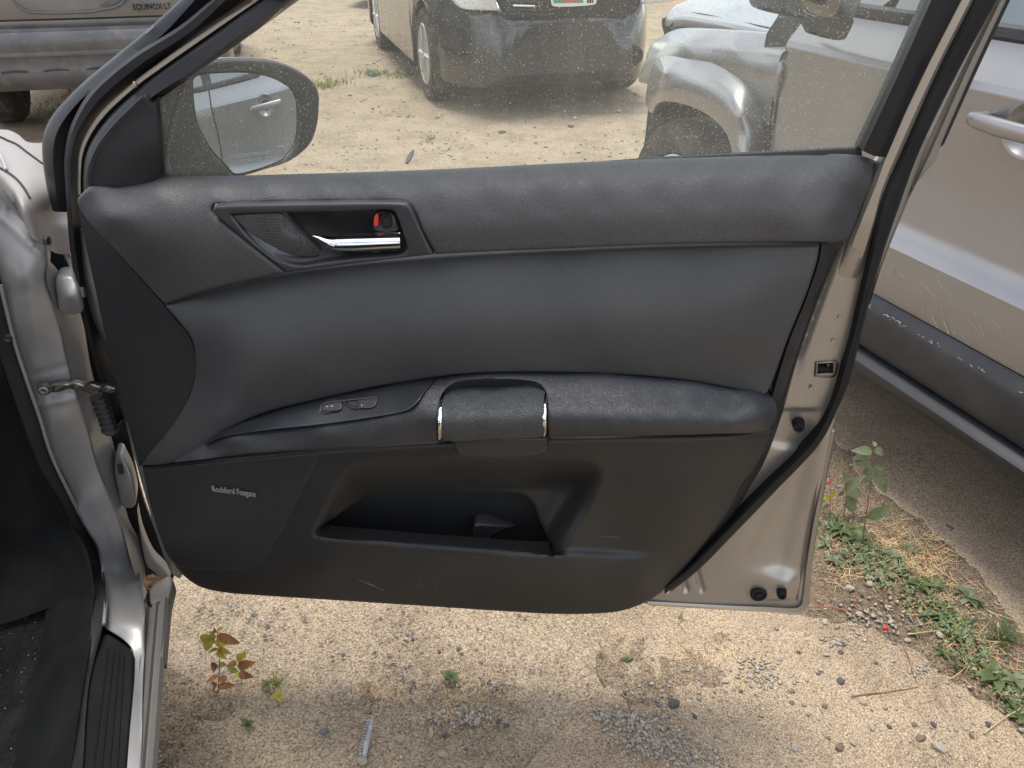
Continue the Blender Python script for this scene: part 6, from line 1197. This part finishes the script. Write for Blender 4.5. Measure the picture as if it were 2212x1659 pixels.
blades('ground_litter', 'twig', [(1500, 1440, 70, 40, 120, .015, True), (1960, 1280, 80, 40, 160, .02, True), (900, 1480, 120, 40, 60, .014, True), (2130, 1430, 50, 50, 80, .02, True)], 'stuff')
def tuft(px, py, n, L, m, label):
    e = empty('grass_tuft', gpt(px, py), label, 'grass'); blades('blade', m, [(px, py, 3, 2, n, L, False)], 'stuff', parent=e); return e
tuft(596, 1480, 26, .055, 'grassblade', 'green and yellow grass tuft right of the yellow seedling'); tuft(798, 1492, 26, .045, 'straw', 'upright dry grass tuft above the grey plastic strip'); tuft(1935, 1160, 22, .06, 'straw', 'tuft of dry standing grass in the straw'); tuft(1470, 1340, 12, .03, 'grassblade', 'thin grass just below the bottom edge of the open door'); tuft(2110, 1310, 14, .05, 'grassblade', 'green and yellow grass blades beside the pale rosette')
# distant weeds along the joint behind the car
def farblades(spec):
    V = []; Fc = []
    for (px, py, sx, sy, n, L) in spec:
        for k in range(n):
            b = hit(random.gauss(px, sx), random.gauss(py, sy), Zp(.0)); a = random.uniform(0, 6.283); l = L * random.uniform(.4, 1.2); k0 = len(V); w_ = .006
            t = b + np.array([math.cos(a) * .5, math.sin(a) * .5, .8]) * l; sv = np.array([-math.sin(a), math.cos(a), 0])
            V += [b - sv * w_, b + sv * w_, t]; Fc.append((k0, k0 + 1, k0 + 2))
    return tag(mesh_obj('roadside_weeds', V, Fc, M['grassblade'], None, smooth=False), None, None, None, 'stuff')
farblades([(720, 180, 25, 5, 120, .05), (800, 158, 22, 4, 110, .05), (870, 162, 25, 5, 150, .05), (930, 300, 6, 5, 30, .03), (700, 188, 12, 3, 80, .05), (60, 245, 60, 8, 120, .04), (120, 230, 30, 14, 80, .05)])
# loose things on the ground
def thingpad(name, pts, z, m, label, cat, thick=.003, rnd=1.5, relief=None):
    o = pad(name, pts, Zp(z), m, None, DN, thick, rnd=rnd, rdep=.001, step=4, ostep=3, relief=relief); return tag(o, label, cat)
ps = empty('plastic_strip', gpt(790, 1592), 'weathered grey plastic strip with a notched edge lying on the gravel', 'plastic strip')
pad('strip_body', [(800, 1552, 'c'), (805, 1551), (806, 1556), (800, 1590), (791, 1632, 'c'), (782, 1630, 'c'), (789, 1592)], Zp(.016), M['strip'], ps, DN, .006, rnd=1.5, rdep=.001, step=4, ostep=3)
for k in range(12):
    t = k / 11; x = 797 - 17 * t; y = 1556 + 71 * t; pad('tooth', [(x - 5, y - 1, 'c'), (x + 1, y - 1.8, 'c'), (x + .5, y + 1.2, 'c'), (x - 5.5, y + 1.6, 'c')], Zp(.0165), M['strip'], ps, DN, .005, step=6, ostep=3)
def twig(pts, label, m='twig', rad=.0016, z=.012):
    P_ = [hit(x, y, Zp(z)) for x, y in catmull(pts, 8, False)]; n = len(P_); P_ = [p + np.array([0, 0, random.uniform(0, .0015)]) for p in P_]
    o = tube('twig', P_, np.linspace(rad, rad * .55, n), M[m], None, 6); return tag(o, label, 'twig')
twig([(1839, 1505), (1880, 1499), (1925, 1494), (1984, 1484)], 'long brown twig lying on the concrete slab at right')
twig([(1950, 1395), (1962, 1420), (1972, 1455), (1981, 1477)], 'thin reddish twig leading down from the slab edge', 'twig', .0011)
twig([(1747, 1313), (1790, 1312), (1815, 1316), (1832, 1320), (1842, 1306), (1855, 1285)], 'bright red creeping stem beside the door corner', 'redstem', .0013)
twig([(1990, 1217), (2015, 1195), (2045, 1175)], 'red stalk rising out of the straw towards the grey pavement', 'redstem', .0010)
twig([(1645, 1409), (1980 - 347, 1440), (1600, 1472), (1590, 1480)], 'curved straw coloured stalk in the brown patch', 'straw', .0018)
twig([(1340, 1500), (1354, 1512), (1362, 1534)], 'short curled brown twig under the door', 'twig', .0016)
twig([(2125, 1585), (2165, 1555), (2205, 1530)], 'straight grey twig near the lower right corner', 'woodchip', .0014)
twig([(1960, 1371), (2000, 1366), (2060, 1360)], 'pale straight stalk lying across the weeds', 'straw', .0016)
thingpad('wood_chip', [(928, 1570), (934, 1572), (934, 1588), (927, 1590)], .014, M['woodchip'], 'short upright wood chip right of the grey strip', 'wood chip')
thingpad('red_scrap', [(1909, 1352), (1915, 1351), (1919, 1354), (1916, 1357), (1910, 1356)], .014, M['red'], 'tiny red plastic scrap at the edge of the concrete slab', 'scrap')
thingpad('slate_chip', [(690, 1576), (708, 1572), (712, 1578), (700, 1584), (688, 1582)], .013, M['st_dark'], 'flat bluish grey chip in the gravel near the bottom', 'stone chip')
bl = simple('blue_scrap', (.12, .17, .19), .5)
thingpad('blue_scrap', [(792, 156), (806, 153), (818, 156), (820, 160), (808, 163), (796, 161)], .01, bl, 'bluish plastic scrap among weeds left of the sedan', 'scrap', .03, relief=lambda x, y: .02 * np.sin(x))
gs = simple('green_grey_scrap', (.06, .07, .07), .7)
thingpad('torn_scrap', [(884, 330), (894, 322), (890, 335), (880, 350), (876, 349)], .012, gs, 'narrow torn grey green scrap seen low through the window', 'scrap', .008)
thingpad('dark_scrap', [(1076, 284), (1086, 281), (1093, 284), (1084, 287)], .006, gs, 'small dark scrap in front of the sedan', 'scrap', .005)
thingpad('flat_scrap', [(1226, 270), (1233, 269), (1240, 271), (1231, 273)], .006, gs, 'smallest dark scrap, right of the one before the sedan', 'scrap', .01)

blades('dry_roadside_straw', 'straw', [(720, 184, 40, 5, 60, .09, True), (870, 165, 35, 5, 60, .09, True), (900, 310, 30, 20, 30, .06, True), (1100, 250, 60, 6, 30, .06, True), (60, 240, 60, 12, 120, .10, True)], 'stuff')

# low creeping growth along the joint
V = []; Fc = []; path = np.array([(1785, 1120), (1830, 1180), (1900, 1225), (1965, 1270), (2030, 1330), (2085, 1395), (2140, 1450), (2205, 1530)])
rs2 = np.random.RandomState(5)
for k in range(3800):
    t = rs2.rand() * 7; i = int(min(6, t)); q = path[i] * (1 - (t - i)) + path[i + 1] * (t - i) + rs2.normal(0, 1, 2) * [22, 14]
    if vnoise(np.array(q[0] * .05), np.array(q[1] * .05)) < .33: continue
    b = gpt(q[0], q[1]) + np.array([0, 0, rs2.rand() * .012]); a = rs2.rand() * 6.283; el_ = rs2.uniform(-.1, .9); L = rs2.uniform(.004, .016)
    d = np.array([math.cos(a) * math.cos(el_), math.sin(a) * math.cos(el_), math.sin(el_)]); sv = np.array([-math.sin(a), math.cos(a), rs2.uniform(-.4, .4)]); k0 = len(V); wv = L * rs2.uniform(.16, .3)
    V += [b, b + d * L * .4 - sv * wv, b + d * L * .45 + np.array([0, 0, -.15 * wv]), b + d * L * .4 + sv * wv, b + d * L]; Fc += [(k0, k0 + 1, k0 + 2), (k0, k0 + 2, k0 + 3), (k0 + 1, k0 + 4, k0 + 2), (k0 + 2, k0 + 4, k0 + 3)]
vm, vnt, vb = mat('creeping_leaves'); g_ = N(vnt, 'ShaderNodeNewGeometry'); c_4 = ramp(vnt, g_.outputs['Random Per Island'], [(0, (.07, .12, .04)), (.45, (.13, .18, .09)), (.7, (.18, .22, .13)), (.85, (.26, .20, .09)), (1, (.22, .12, .07))]); vnt.links.new(c_4, vb.inputs['Base Color']); vb.inputs['Roughness'].default_value = .6
tag(mesh_obj('creeping_weeds', V, Fc, vm, None, smooth=False), None, None, None, 'stuff')
